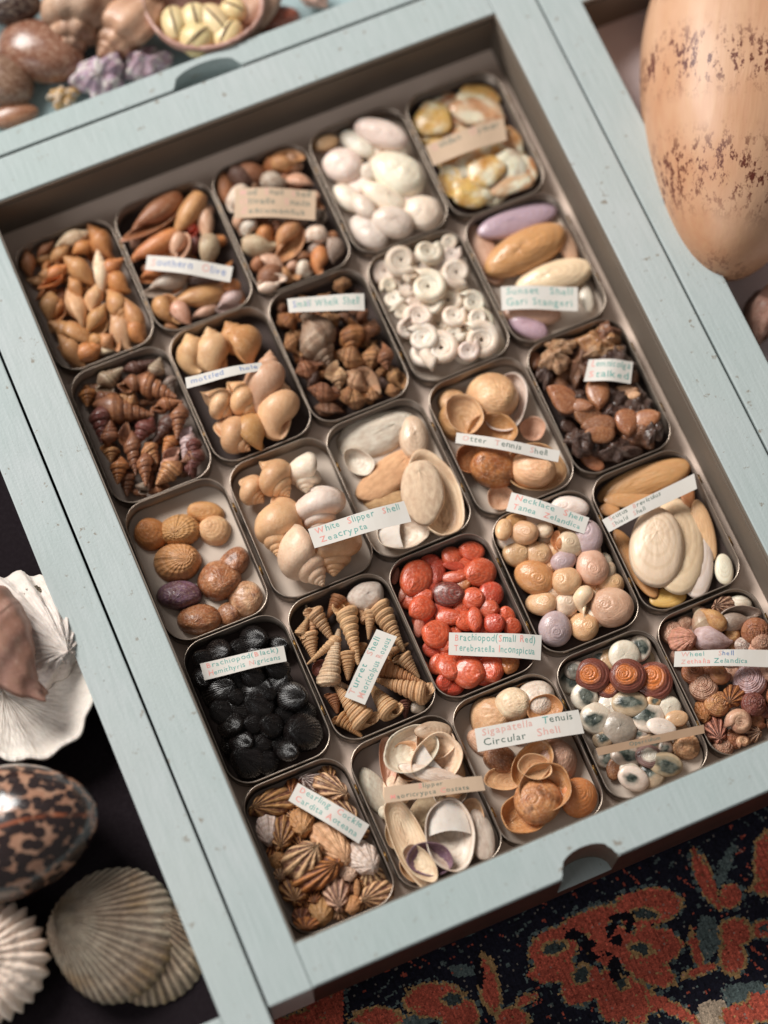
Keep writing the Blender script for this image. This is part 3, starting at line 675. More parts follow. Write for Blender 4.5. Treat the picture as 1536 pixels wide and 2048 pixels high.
def quad_label(q, z, text, paper, parent_none=None, curl=.0012, name='paper_label', desc='', size=None, edge=False):
    """q: four pixel corners (text top-left, top-right, bottom-right, bottom-left); text: list of (string, colours)"""
    P = [at(x, y, z) for x, y in q]
    c = sum(P, Vector()) / 4
    TLc, TRc, BRc, BLc = [p - c for p in P]
    nu, nv = 14, 4
    def pt(u, v, dz=0.0):
        p = (TLc * (1 - u) + TRc * u) * (1 - v) + (BLc * (1 - u) + BRc * u) * v
        b = curl * (math.cos((u - .5) * PI) * 1.2 - .5 + .35 * math.sin(u * 7 + len(desc)))
        return Vector((p.x, p.y, b + dz))
    V = [pt(i / nu, j / nv, .0001) for i in range(nu + 1) for j in range(nv + 1)] + [pt(i / nu, j / nv, -.00012) for i in range(nu + 1) for j in range(nv + 1)]
    F = gridfaces(nu + 1, nv + 1, False) + gridfaces(nu + 1, nv + 1, False, off=(nu + 1) * (nv + 1), flip=True)
    n0 = (nu + 1) * (nv + 1); ring = [i * (nv + 1) for i in range(nu + 1)] + [nu * (nv + 1) + j for j in range(1, nv + 1)] + [i * (nv + 1) + nv for i in range(nu - 1, -1, -1)] + [j for j in range(nv - 1, 0, -1)]
    for k in range(len(ring)): a, b = ring[k], ring[(k + 1) % len(ring)]; F.append((a, n0 + a, n0 + b, b))
    o = link(name, mesh(name, V, F), paper, smooth=False); o.location = c
    tag(o, desc, 'label')
    lens = ((TRc - TLc).length, (BLc - TLc).length)
    # writing
    nl = len(text); o['label'] = desc; bmw = bmesh.new(); mats = []
    for li, (st, colr) in enumerate(text):
        chars = list(st); hgt = .66 / nl if nl > 1 else .55
        base = (li + .5) / nl + hgt * .34; base = .09 + (base - .09) * .93
        adv = []; 
        for ch in chars: adv.append(glyph(ch)[1])
        tot = sum(adv); avail = .88; start = .06
        fw = avail / tot * lens[0]; fh = hgt * lens[1] / .72
        cwid = min(fw, fh * 1.05); x = start + (0 if len(st.strip()) > 12 else .02)
        for k, ch in enumerate(chars):
            gm, ad = glyph(ch)
            cc = colr if isinstance(colr, str) and len(colr) == 1 else (colr[k] if k < len(colr) else colr[-1])
            if gm is not None:
                mi = 'trbkp'.index(cc); jx, jy = random.uniform(-.02, .02), random.uniform(-.04, .04); sk = random.uniform(-.08, .12); sc1 = random.uniform(.9, 1.08)
                vs = []
                for (gx_, gy_) in gm[0]:
                    u = x + (gx_ * sc1 + gy_ * sk + jx) * cwid / lens[0]; vv = base - (gy_ * sc1 + jy) * fh * .92 / lens[1]
                    vs.append(bmw.verts.new(pt(min(.995, max(.005, u)), min(.99, max(.01, vv)), .00022)))
                for f in gm[1]:
                    try: fc = bmw.faces.new([vs[i] for i in f]); fc.material_index = mi
                    except ValueError: pass
            x += ad * cwid / lens[0]
    if len(bmw.faces):
        me = bpy.data.meshes.new('writing'); bmw.to_mesh(me)
        for kx in 'trbkp': me.materials.append(INK[kx])
        w_ = bpy.data.objects.new('writing', me); COL.objects.link(w_); w_.parent = o
    bmw.free()
    return o
GL = {}
def glyph(ch):
    if ch in GL: return GL[ch]
    if ch == ' ': GL[ch] = (None, .42); return GL[ch]
    cu = bpy.data.curves.new('g', 'FONT'); cu.body = ch; cu.size = 1; cu.resolution_u = 2; cu.offset = .004
    ob = bpy.data.objects.new('g', cu); COL.objects.link(ob)
    dg = bpy.context.evaluated_depsgraph_get(); me = bpy.data.meshes.new_from_object(ob.evaluated_get(dg))
    V = [(v.co.x, v.co.y) for v in me.vertices]; F = [tuple(p.vertices) for p in me.polygons]
    wd = max((v[0] for v in V), default=.4)
    bpy.data.objects.remove(ob); bpy.data.meshes.remove(me); bpy.data.curves.remove(cu)
    GL[ch] = ((V, F), wd + .10)
    return GL[ch]
def caps(s, lo='t', hi='r'):
    return ''.join(hi if ch.isupper() else lo for ch in s)
# each row: tip x y, far end x y, width, colour [flags]  |  c x y w h colour [flags]; flags: A mouth up, U hollow side up, k=kind, m=material, h=thickness factor
TINS = [
 dict(rc=(1, 1), crop=(20, 440, 5.12), floor='grey', kind='whelk', mat='whelk', noun='whelk shell', lvl=.011, fill=(30, .021, .010, 'totb'),
  label='open tin of tan whelk shells, in the back left corner of the tray', s='''
330 480 430 520 130 o;300 560 450 560 130 t;1180 380 950 560 150 o;540 830 470 1040 110 o;880 1400 1120 1400 110 p;960 1180 830 1290 130 t;420 180 270 320 80 s;610 250 430 430 120 t;
840 210 660 340 130 o;150 320 230 600 140 s;800 100 480 250 150 p;840 60 1080 360 190 o;1040 520 1290 700 170 o;590 480 310 700 160 o;380 740 390 1030 180 t;
560 400 860 630 180 t;900 330 950 740 150 p;600 600 740 810 130 t;860 670 850 940 160 c;590 700 760 1100 190 c;1200 1020 980 700 190 t;1430 1140 1180 780 170 t;
980 900 800 1230 180 t;950 1280 660 1460 170 o;1210 1080 1390 1290 170 o;970 1200 1120 1360 160 t;1040 980 1240 1350 200 c;370 1080 830 1310 220 t;420 1270 670 1540 180 t'''),
 dict(rc=(1, 2), crop=(210, 360, 5.12), floor='dark', kind='olive', mat='olive', noun='olive shell', lvl=.009, fill=(18, .02, .010, 'sokb'),
  label='open tin of orange and pinkish olive shells along the back wall', s='''
880 1040 1180 1040 100 d;620 1490 760 1530 90 t;930 460 860 600 120 r;900 600 930 740 120 m;1130 1280 880 1430 110 k;1370 1060 1200 1130 110 o;
680 560 240 830 190 o;1010 310 1060 640 130 k;780 560 760 840 200 k;1060 590 1050 880 190 x;540 930 320 1040 130 o;960 180 700 600 200 t;700 190 160 600 260 s;
800 1020 390 1180 210 g A;1180 1110 720 1260 190 t;460 1260 660 1500 210 t;720 1310 880 1480 150 k;1380 1180 1150 1330 150 l'''),
 dict(rc=(1, 3), crop=(400, 270, 5.12), floor='dark', kind='mud', mat='mud', noun='mud snail', lvl=.010, fill=(22, .016, .012, 'bgsk'),
  label='open tin of small brown and pinkish mud snails with a three line card', s='''
490 520 640 520 130 k;740 940 860 960 120 k;960 1250 1130 1220 120 b;490 1300 600 1400 160 s;330 870 330 1060 150 k;500 870 480 1030 140 w;1240 780 1230 920 130 g;
300 360 560 450 170 d;120 380 180 660 140 s;680 260 800 400 150 o;870 290 1040 330 170 k;640 480 880 470 180 g;900 470 1150 500 170 k;350 300 640 270 190 b;690 150 1000 130 190 t A;
320 580 190 810 180 w;600 1000 760 1100 200 o;370 1180 690 1170 190 x;1260 980 1060 1080 200 w;1370 1060 1380 1290 190 g;1210 1160 1220 1420 160 o;640 1260 880 1400 170 k;
840 1400 1020 1480 170 t A;1000 1340 1130 1420 150 w;560 1600 620 1350 190 b;640 1620 900 1540 130 w;1010 930 800 1280 240 t A'''),
 dict(rc=(1, 4), crop=(600, 200, 5.12), floor='cream', kind='egg', g=.97, mat='smooth', noun='white oval shell', lvl=.006, fill=(5, .028, .020, 'w'),
  label='open tin of plump white oval shells along the back wall', s='''
120 460 380 400 160 c;620 680 780 800 180 w;300 900 560 1150 230 w;560 970 740 1200 200 w;430 320 740 580 220 w;210 620 600 740 360 w;550 220 1080 420 280 w;
820 560 1290 900 430 w;650 880 1090 1120 260 w;480 1220 800 1520 300 w;790 1280 1200 1400 320 w;1100 1080 1480 1220 350 w'''),
 dict(rc=(1, 5), crop=(790, 120, 5.12), floor='dark', kind='jingle', mat='jingle', noun='jingle shell', lvl=.012, fill=(12, .032, .027, 'yoyc'),
  label='open tin of glossy yellow jingle shells in the back right corner', s='''
400 300 590 250 150 o;1330 960 1430 1230 140 o;1180 680 1350 900 170 t;170 480 560 230 180 s;600 250 1000 230 260 y;200 620 560 560 360 y;600 450 1100 560 330 c;
440 1150 560 1420 230 y U;600 1350 980 1350 300 y;980 1330 1380 1200 200 c;1080 950 1300 1250 280 w;500 1090 850 1150 150 w;760 1200 1080 1040 330 y'''),
 dict(rc=(2, 1), crop=(130, 680, 4.8), floor='grey', kind='dark', mat='dark', noun='turret whelk', lvl=.011, fill=(22, .021, .008, 'bdbs'),
  label='open tin of dark brown turret whelks, second tin along the left side', s='''
780 1370 720 1470 110 g;1150 1300 1280 1290 150 m;1130 1190 1280 1130 130 b;800 1510 1010 1450 100 s;600 1480 600 1270 140 b;950 1080 1060 920 120 o;500 540 700 600 150 t;
1040 500 970 330 140 g;960 160 900 340 150 x;870 190 560 300 120 d;540 280 300 460 180 x;1080 520 700 360 200 s;800 430 520 440 170 b;200 640 200 450 160 o;470 480 300 560 130 b;
1100 590 840 640 140 s;820 700 300 640 220 s;320 980 300 640 190 m;430 770 430 1000 150 b;860 980 1090 700 150 d;1150 900 1170 600 140 s;690 1000 830 760 170 m;
430 1170 430 1000 150 t A;890 1170 770 990 160 t;660 1260 600 830 160 b A;1160 1120 1230 830 150 l;1310 1110 1300 910 140 m;780 1380 760 1080 130 s;880 1340 1090 1060 160 k;
510 1370 530 1130 160 o;910 1420 1120 1220 180 t;1310 1320 1390 1080 150 m'''),
 dict(rc=(2, 2), crop=(320, 600, 4.8), floor='dark', kind='tun', mat='tun', noun='rounded cream whelk', lvl=.0045, fill=(0, .02, .015, 'c'),
  label='open tin of ten large cream whelks with pointed tips', s='''
170 370 290 720 250 c;430 280 560 690 290 c;655 200 900 610 360 t;690 1090 430 890 280 c;920 1080 700 790 300 c;1075 510 1030 1090 350 k;1260 880 1250 1390 330 c;760 1090 990 1440 290 t;900 1450 600 1210 300 c'''),
 dict(rc=(2, 3), crop=(520, 520, 4.518), floor='dark', kind='knob', mat='knob', noun='knobbly whelk', lvl=.010, fill=(20, .018, .011, 'bodt'),
  label='open tin of knobbly golden brown whelks behind the black lampshells', s='''
740 170 740 310 150 t;642 600 680 760 100 m;380 1080 520 1150 160 d;1200 960 1300 1160 130 t;1150 1230 1270 1190 110 t;480 1360 740 1400 150 b;760 1330 1000 1330 140 t;960 1280 1120 1260 150 t;
150 500 300 640 160 o;200 700 310 880 150 t A;720 500 540 580 130 t;880 480 960 560 130 s;1060 540 1010 740 160 s;640 900 400 520 280 x;860 820 820 540 220 o;330 1000 560 920 190 s A;
700 860 960 940 190 t;1010 980 1020 760 160 t;1190 960 1140 740 140 s;700 1150 680 930 160 c;420 1200 700 1240 150 s;780 1010 1080 1180 200 c A;740 1190 900 1240 150 t A'''),
 dict(rc=(2, 4), crop=(720, 440, 4.8), floor='cream', kind='coil', mat='coil', noun='white coiled shell', lvl=.012, fill=(14, .030, .030, 'w'),
  label='open tin heaped with white coiled shells', s='''
c 200 500 240 240 w;c 840 180 150 150 w;c 750 300 180 180 w;c 920 310 170 170 w;c 250 640 160 160 w;c 340 760 180 180 w;c 340 890 170 170 w;c 480 520 170 170 w;c 800 430 160 160 w;c 700 820 190 190 w;
c 430 1060 180 180 w;c 395 390 290 290 w;c 640 240 260 260 w;c 960 520 280 280 w;c 650 620 330 330 w;c 540 930 260 260 w;c 1120 760 230 230 w;c 920 1110 190 190 w;c 1250 950 260 260 w;c 920 920 230 230 w;
c 1120 950 170 170 w;c 560 1130 290 290 w;c 1160 1130 340 340 w;c 1080 1290 200 200 w;c 760 1280 360 360 w'''),
 dict(rc=(2, 5), crop=(910, 360, 4.8), floor='cream', kind='clam', mat='clam', noun='sunset clam valve', lvl=.004, fill=(0, .02, .015, 'c'),
  label='open tin of large pink, purple and cream clam shells', s='''
90 480 330 1000 230 k k=clamcup h=.7;1010 420 1190 780 160 k;520 1340 860 1500 190 u;460 1290 980 1290 220 k;1230 1000 1290 1260 120 w;620 1010 1290 850 300 p;240 480 930 230 270 u h=.8;330 850 1020 500 360 t h=1.1'''),
 dict(rc=(3, 1), crop=(240, 900, 2.954), floor='cream', kind='bonnet', mat='limpet', noun='limpet shell', lvl=.002, fill=(0, .02, .015, 'c'),
  label='open tin of brown and tan limpet shells beside the left wall of the tray', s='''
100 450 265 530 170 o m=tun;470 450 640 480 160 c m=tun;400 350 600 375 115 t m=tun;350 550 345 375 215 t m=plaincockle;460 650 200 650 210 t m=plaincockle;740 700 640 600 180 s;640 850 545 655 230 s;
350 925 350 770 235 v;c 650 975 130 130 s;480 1110 480 945 235 s;870 900 690 860 195 c'''),
 dict(rc=(3, 2), crop=(240, 900, 2.954), floor='cream', kind='foot', mat='tun', noun='stepped cream snail', lvl=.001, fill=(0, .02, .015, 'c'),
  label='open tin of large cream snails with stepped spires', s='''
1100 235 1090 30 185 w;840 295 710 180 150 c;1005 260 850 70 200 c;915 620 895 295 230 c;1195 480 1165 225 240 w;1205 835 1010 545 255 p;1315 790 1290 520 245 c'''),
 dict(rc=(3, 3), crop=(640, 700, 2.844), floor='cream', kind='rough', mat='textured', noun='white slipper shell', lvl=.002, fill=(0, .02, .015, 'c'),
  label='open tin of large chalky white slipper shells in the middle of the tray', s='''
150 590 290 690 120 w U m=cup k=cup;255 850 480 850 130 c;800 1030 640 590 250 p U m=cup k=cup;510 385 110 545 215 w;600 355 620 580 145 p m=clam k=clam;550 570 240 830 185 c;560 620 600 970 215 p;340 1075 610 1055 175 w U m=cup k=cup shelf'''),
 dict(rc=(3, 4), crop=(640, 700, 2.844), floor='cream', kind='bonnet', mat='tun', noun='moon-like cup shell', lvl=.002, fill=(0, .02, .015, 'c'),
  label='open tin of tan cup shells, mostly round, with a narrow paper strip', s='''
c 1165 270 210 310 w U k=cup m=cup;1400 740 1090 700 240 c U k=cup m=cup;c 850 640 190 170 s U k=cup m=cup;700 310 780 190 160 c;630 350 760 520 190 t;870 470 770 280 180 c U k=cup m=cup;1240 510 1180 400 130 k U k=cup m=cup;
1110 460 850 480 190 t U k=cup m=cup;1090 310 870 160 250 c;1330 690 1090 650 185 c;c 1000 650 265 215 o m=limpet;1090 820 965 870 135 k U k=cup m=cup'''),
 dict(rc=(3, 5), crop=(1020, 620, 2.977), floor='dark', kind='plate', g=1.3, mat='plate', noun='goose barnacle', lvl=.006, fill=(10, .016, .014, 'dbd'),
  label='open tin of dark brown goose barnacles in clusters', s='''
200 430 250 240 80 d k=lump m=barnacle;430 420 420 250 120 b k=lump m=barnacle;c 360 220 110 100 d k=lump m=barnacle;c 400 560 200 130 d k=lump m=barnacle;c 560 340 170 150 d k=lump m=barnacle;c 690 290 150 140 d k=lump m=barnacle;c 600 520 200 120 d k=lump m=barnacle;
c 480 780 180 130 d k=lump m=barnacle;c 380 800 130 130 d k=lump m=barnacle;c 760 720 210 140 b k=lump m=barnacle;c 600 620 160 130 d k=lump m=barnacle;c 790 560 120 160 d k=lump m=barnacle;c 640 850 190 110 d k=lump m=barnacle;c 850 720 80 120 d k=lump m=barnacle;
260 350 280 240 125 c k=lump m=barnacle;c 270 150 125 75 c k=lump m=barnacle;c 600 120 190 170 t k=lump m=barnacle;c 670 110 100 110 b k=lump m=barnacle;c 130 290 60 80 b;c 550 240 160 60 c k=lump m=barnacle;740 420 740 320 60 b;
180 500 310 570 90 s;190 530 300 610 90 s;530 570 520 430 100 s;400 610 530 650 95 b;450 690 600 680 90 b;460 740 600 730 85 s;c 690 480 110 45 c;c 700 670 105 120 s;c 820 650 125 90 s;430 850 540 920 60 s;c 740 500 60 40 c;c 430 570 100 60 s'''),
 dict(rc=(4, 1), crop=(360, 1230, 4.8), floor='dark', kind='ribbed', mat='black', noun='black lampshell', lvl=.005, fill=(8, .026, .025, 'n'),
  label='open tin of black ribbed lampshells beside the left wall of the tray', s='''
c 860 760 120 120 n;c 330 250 260 240 n;c 960 300 200 200 n;c 560 330 190 190 n;c 180 620 170 200 n;c 240 440 230 200 n;c 400 930 220 220 n;c 1000 950 200 200 n;c 460 1250 200 200 n;c 1250 930 200 220 n;c 980 1250 200 200 n;c 700 1050 180 180 n;
c 540 790 160 160 n;c 700 600 230 200 n;c 940 520 220 190 n;c 700 220 270 250 n;c 380 730 320 300 n;c 1080 780 300 260 n;c 880 1060 230 220 n;c 500 1060 260 240 n;c 760 870 290 270 n;c 600 1220 240 220 n;c 1080 1400 220 180 n;c 820 1400 250 250 n;c 1180 1120 350 340 n;c 580 1430 330 290 n'''),
 dict(rc=(4, 2), crop=(560, 1140, 4.655), floor='dark', kind='turret', mat='turret', noun='turret shell', lvl=.008, fill=(10, .024, .009, 'tccp'),
  label='open tin of long ribbed orange turret shells', s='''
450 440 560 240 150 s;1170 1380 1170 1210 120 m;c 1300 1320 130 110 g k=stone m=smooth;830 640 850 370 130 c;c 800 240 310 230 w k=stone m=textured;c 320 940 120 150 m k=cup m=cup U;640 1020 640 760 200 c;240 450 150 640 120 c;330 730 290 440 110 c;
260 850 200 590 180 c;500 680 290 360 180 c A;1220 710 990 290 230 c;720 870 590 310 230 c A;190 900 470 650 110 c;540 560 440 1080 220 p;480 1350 440 1170 160 s A;1340 975 1170 770 180 c A;
1390 1040 960 870 190 t;850 1060 1070 1360 240 c;540 1090 830 1440 270 c A;900 1010 1400 1170 230 c A;740 1600 520 1400 170 t A'''),
 dict(rc=(4, 3), crop=(770, 1050, 4.8), floor='dark', kind='lamp', mat='redlamp', noun='red lampshell', lvl=.011, fill=(14, .020, .017, 'eere'),
  label='open tin of glossy red and orange lampshells', s='''
c 100 480 60 150 q;c 170 620 80 250 q;c 290 980 90 200 q;c 420 320 180 120 r;c 450 600 130 100 r;c 500 450 150 250 r;c 580 1150 140 140 e;c 960 1500 200 160 r;c 470 1350 160 200 e;c 540 1530 150 160 r;c 1150 1330 140 140 r;c 370 690 190 160 e;c 1200 860 160 180 e;
c 660 390 200 80 r;c 620 250 180 190 e;c 850 240 230 180 e;c 280 470 270 330 e;c 910 460 290 250 e;c 670 500 240 110 e;c 750 570 160 100 o;c 350 800 240 220 e;c 1060 650 210 230 r;c 990 800 200 180 e;
c 610 660 300 220 m;c 850 700 200 200 e;c 620 880 250 150 e;c 770 920 180 180 e;c 860 910 130 220 e;c 1050 940 190 190 r;c 1230 970 160 170 e;c 450 1190 180 150 r;c 490 1040 260 260 e;c 620 1360 220 250 e;c 1010 1380 240 260 e;c 1220 1390 170 180 o;c 830 1450 290 280 e'''),
 dict(rc=(4, 4), crop=(980, 960, 4.955), floor='dark', kind='necklace', mat='necklace', noun='necklace snail', lvl=.008, fill=(10, .020, .019, 'cwpc'),
  label='open tin of smooth pale rounded necklace snails', s='''
c 840 1370 110 100 c;c 560 590 160 110 p;c 1180 820 130 200 w;c 250 400 220 160 t;c 740 190 350 230 w;c 110 500 150 210 c;c 1090 1090 110 100 c;c 330 520 280 210 c;c 540 490 160 150 p;c 480 720 250 230 c;c 240 720 260 240 c;c 1060 530 280 320 l;
c 800 640 260 240 p;c 680 600 120 170 o k=mud m=mud A;c 730 800 240 180 l;c 1180 900 120 160 x;c 430 970 380 290 t;c 1010 860 280 330 k;c 1250 1010 240 210 c;c 760 1000 270 260 c;c 490 1230 290 220 c;c 760 1240 210 220 p;
960 1080 960 1370 220 p k=mud m=necklace A;c 950 1460 270 250 c;c 610 1490 290 310 l;c 1270 1260 390 350 k'''),
 dict(rc=(4, 5), crop=(1180, 900, 4.315), floor='dark', kind='shield', mat='shield', noun='shield shell', lvl=.006, fill=(0, .04, .025, 'c'),
  label='open tin of long flat cream shield shells beside the right wall', s='''
530 1300 820 1230 170 y;c 170 510 160 110 t;230 700 540 1260 170 t;930 100 1010 420 120 s;1020 420 1150 900 160 c;960 430 1010 1210 300 w;1170 890 1190 1140 140 w h=1.5;140 420 620 400 170 t;760 420 760 1210 420 p;
570 510 560 1150 410 p h=1.4;70 330 800 90 250 t h=1.6'''),
 dict(rc=(5, 1), crop=(480, 1520, 4.655), floor='grey', kind='cockle', mat='cockle', noun='striped cockle', lvl=.009, fill=(22, .017, .013, 'ctto'),
  label='open tin of striped brown and cream cockles in the front left corner', s='''
350 1140 350 1010 110 c;1020 1260 1020 1130 95 b;540 1560 540 1390 150 b;690 1350 690 1200 120 o;941 1450 941 1530 130 c;1120 1200 1060 1200 170 t m=plaincockle;600 1650 600 1530 210 o;c 320 950 160 150 t m=plaincockle;c 1010 1050 150 160 p m=plaincockle;
c 1230 1090 210 220 c;1310 1020 1100 760 250 w m=plaincockle;560 170 850 240 160 w;1060 320 770 140 200 c;1150 560 810 320 190 c;100 480 500 320 240 t;230 810 200 540 190 w m=plaincockle;370 840 410 530 200 t;590 710 560 450 210 t m=plaincockle;
490 1370 420 1050 240 t;1130 1320 1420 1200 200 c;1010 960 700 620 260 c m=plaincockle;760 1540 750 1270 210 t m=plaincockle;1050 1450 1040 1280 150 t m=plaincockle;930 1400 860 1070 220 k;930 950 520 1160 240 o;740 800 440 1050 290 c'''),
 dict(rc=(5, 2), crop=(700, 1420, 4.8), floor='grey', kind='cup', mat='cup', noun='slipper shell', lvl=.003, fill=(0, .04, .025, 'c'),
  label='open tin of large pale slipper shells behind the front board', s='''
c 300 1250 200 300 p U;c 1080 1250 260 420 p U;c 640 1500 300 300 c U;c 950 800 300 260 w U;c 450 760 260 300 p;c 620 300 400 300 w U;c 960 260 340 300 p U;c 560 500 260 360 c U;c 860 170 330 170 x;360 700 330 240 150 k U;100 590 310 980 200 w k=rough m=textured;c 330 985 110 120 w;400 880 760 1690 270 p U;c 1170 1060 200 380 c U;1280 920 1380 1400 210 w k=rough m=textured;790 250 390 560 400 w U;c 1150 560 200 420 c;
700 610 1060 300 390 p U shelf;1100 690 500 560 150 w;c 800 1500 400 280 v U;620 1150 920 880 360 x k=rough m=textured;560 1350 820 1650 200 p U;950 950 1010 1590 420 w U shelf'''),
 dict(rc=(5, 3), crop=(900, 1320, 4.655), floor='cream', kind='bonnet', mat='tun', noun='saucer shell', lvl=.003, fill=(3, .025, .02, 'ck'),
  label='open tin of tan circular saucer shells behind the front board', s='''
c 840 180 340 240 t U k=cup m=cup;c 840 350 320 330 w;c 500 1120 330 200 c U k=cup m=cup;c 930 440 300 230 t U k=cup m=cup;c 360 470 370 370 c;c 460 920 300 230 b m=limpet;c 690 1450 420 340 t U k=cup m=cup;c 1110 900 370 400 k;
c 560 320 300 280 p;640 1150 900 800 290 t U k=cup m=cup;c 790 1000 290 210 c U k=cup m=cup;c 890 1190 440 400 t U k=cup m=cup;c 1290 1250 310 330 o k=necklace m=tun h=.7;c 820 1310 400 390 t k=necklace m=limpet h=.9'''),
 dict(rc=(5, 4), crop=(1100, 1230, 4.655), floor='cream', kind='pearl', mat='pearl', noun="cat's eye lid", cat='shell lid', lvl=.005, fill=(8, .024, .021, 'wwx'),
  label="open tin of grey and white cat's eye lids with three brown spiral ones", s='''
c 430 320 150 120 g;c 820 1110 160 90 g;c 970 790 140 120 c;c 720 850 130 100 c;c 210 450 200 160 g;c 900 210 200 240 w;c 550 390 210 190 c;c 660 300 270 260 w;c 320 760 230 230 w;c 740 820 310 220 x;c 1160 850 220 230 w;c 1180 960 200 140 c;c 430 960 280 270 w;
c 920 950 280 260 w;c 490 1150 180 160 x;c 1040 1040 260 160 w;c 650 1050 300 280 g;c 1080 1240 120 150 g;c 720 1310 290 200 g;c 600 1430 130 200 s m=limpet;c 740 1430 170 100 w;c 920 1310 230 200 w m=spiral;c 1080 1390 300 200 x;c 790 1540 280 200 w;
c 1270 1220 240 220 c m=limpet k=limpet;c 540 690 180 150 z k=spiral m=spiral;c 1020 590 320 330 z k=spiral m=spiral;c 400 560 300 280 z k=spiral m=spiral;c 730 560 310 290 z k=spiral m=spiral'''),
 dict(rc=(5, 5), crop=(1300, 1140, 5.689), floor='grey', kind='wheel', mat='wheel', noun='wheel shell', lvl=.008, fill=(18, .018, .016, 'kgst'),
  label='open tin of pinkish brown wheel shells in the front right corner', s='''
c 720 260 200 150 g;c 330 460 150 160 k;c 940 730 220 140 t;c 1060 860 200 130 w;c 1310 1600 160 160 m;c 1060 1980 170 120 c;c 1560 800 280 260 k;c 1600 1400 300 280 s;c 1500 1100 260 240 k;c 1480 1750 260 220 k;c 1550 520 260 220 g;
c 215 610 210 270 k;640 680 490 350 0 x k=mud;860 640 590 450 170 t k=mud m=mud;c 840 400 270 190 k k=cockle m=cockle;1190 300 900 260 160 w k=olive m=olive;840 560 1260 480 230 g k=olive m=olive;c 370 790 300 270 q k=cockle m=plaincockle;510 770 910 810 240 l k=olive m=mud;
c 1200 700 290 250 s;c 1270 830 200 180 k;c 490 1170 280 180 s;c 800 1200 260 190 s;c 1130 1260 330 330 l;c 610 1330 280 270 k;c 950 1430 220 250 o k=cockle m=cockle;c 780 1490 240 260 t;c 610 1610 170 250 o k=cockle m=plaincockle;
c 1180 1520 240 240 m;c 750 1820 220 320 q k=cockle m=cockle;c 1150 1860 220 200 k k=cockle m=cockle;c 990 1730 270 280 k'''),
]
PLACE = ('back-left', 'back', 'back-right', 'left', 'middle', 'right', 'front-left', 'front', 'front-right')
def px_dir(A, B, z):
    """direction in the picture, from A to B"""
    (ax, ay), (bx, by) = topx([A.x, A.y, z]), topx([B.x, B.y, z])
    return math.atan2(-(by - ay), bx - ax)
HEAPS = {}; RECS = []
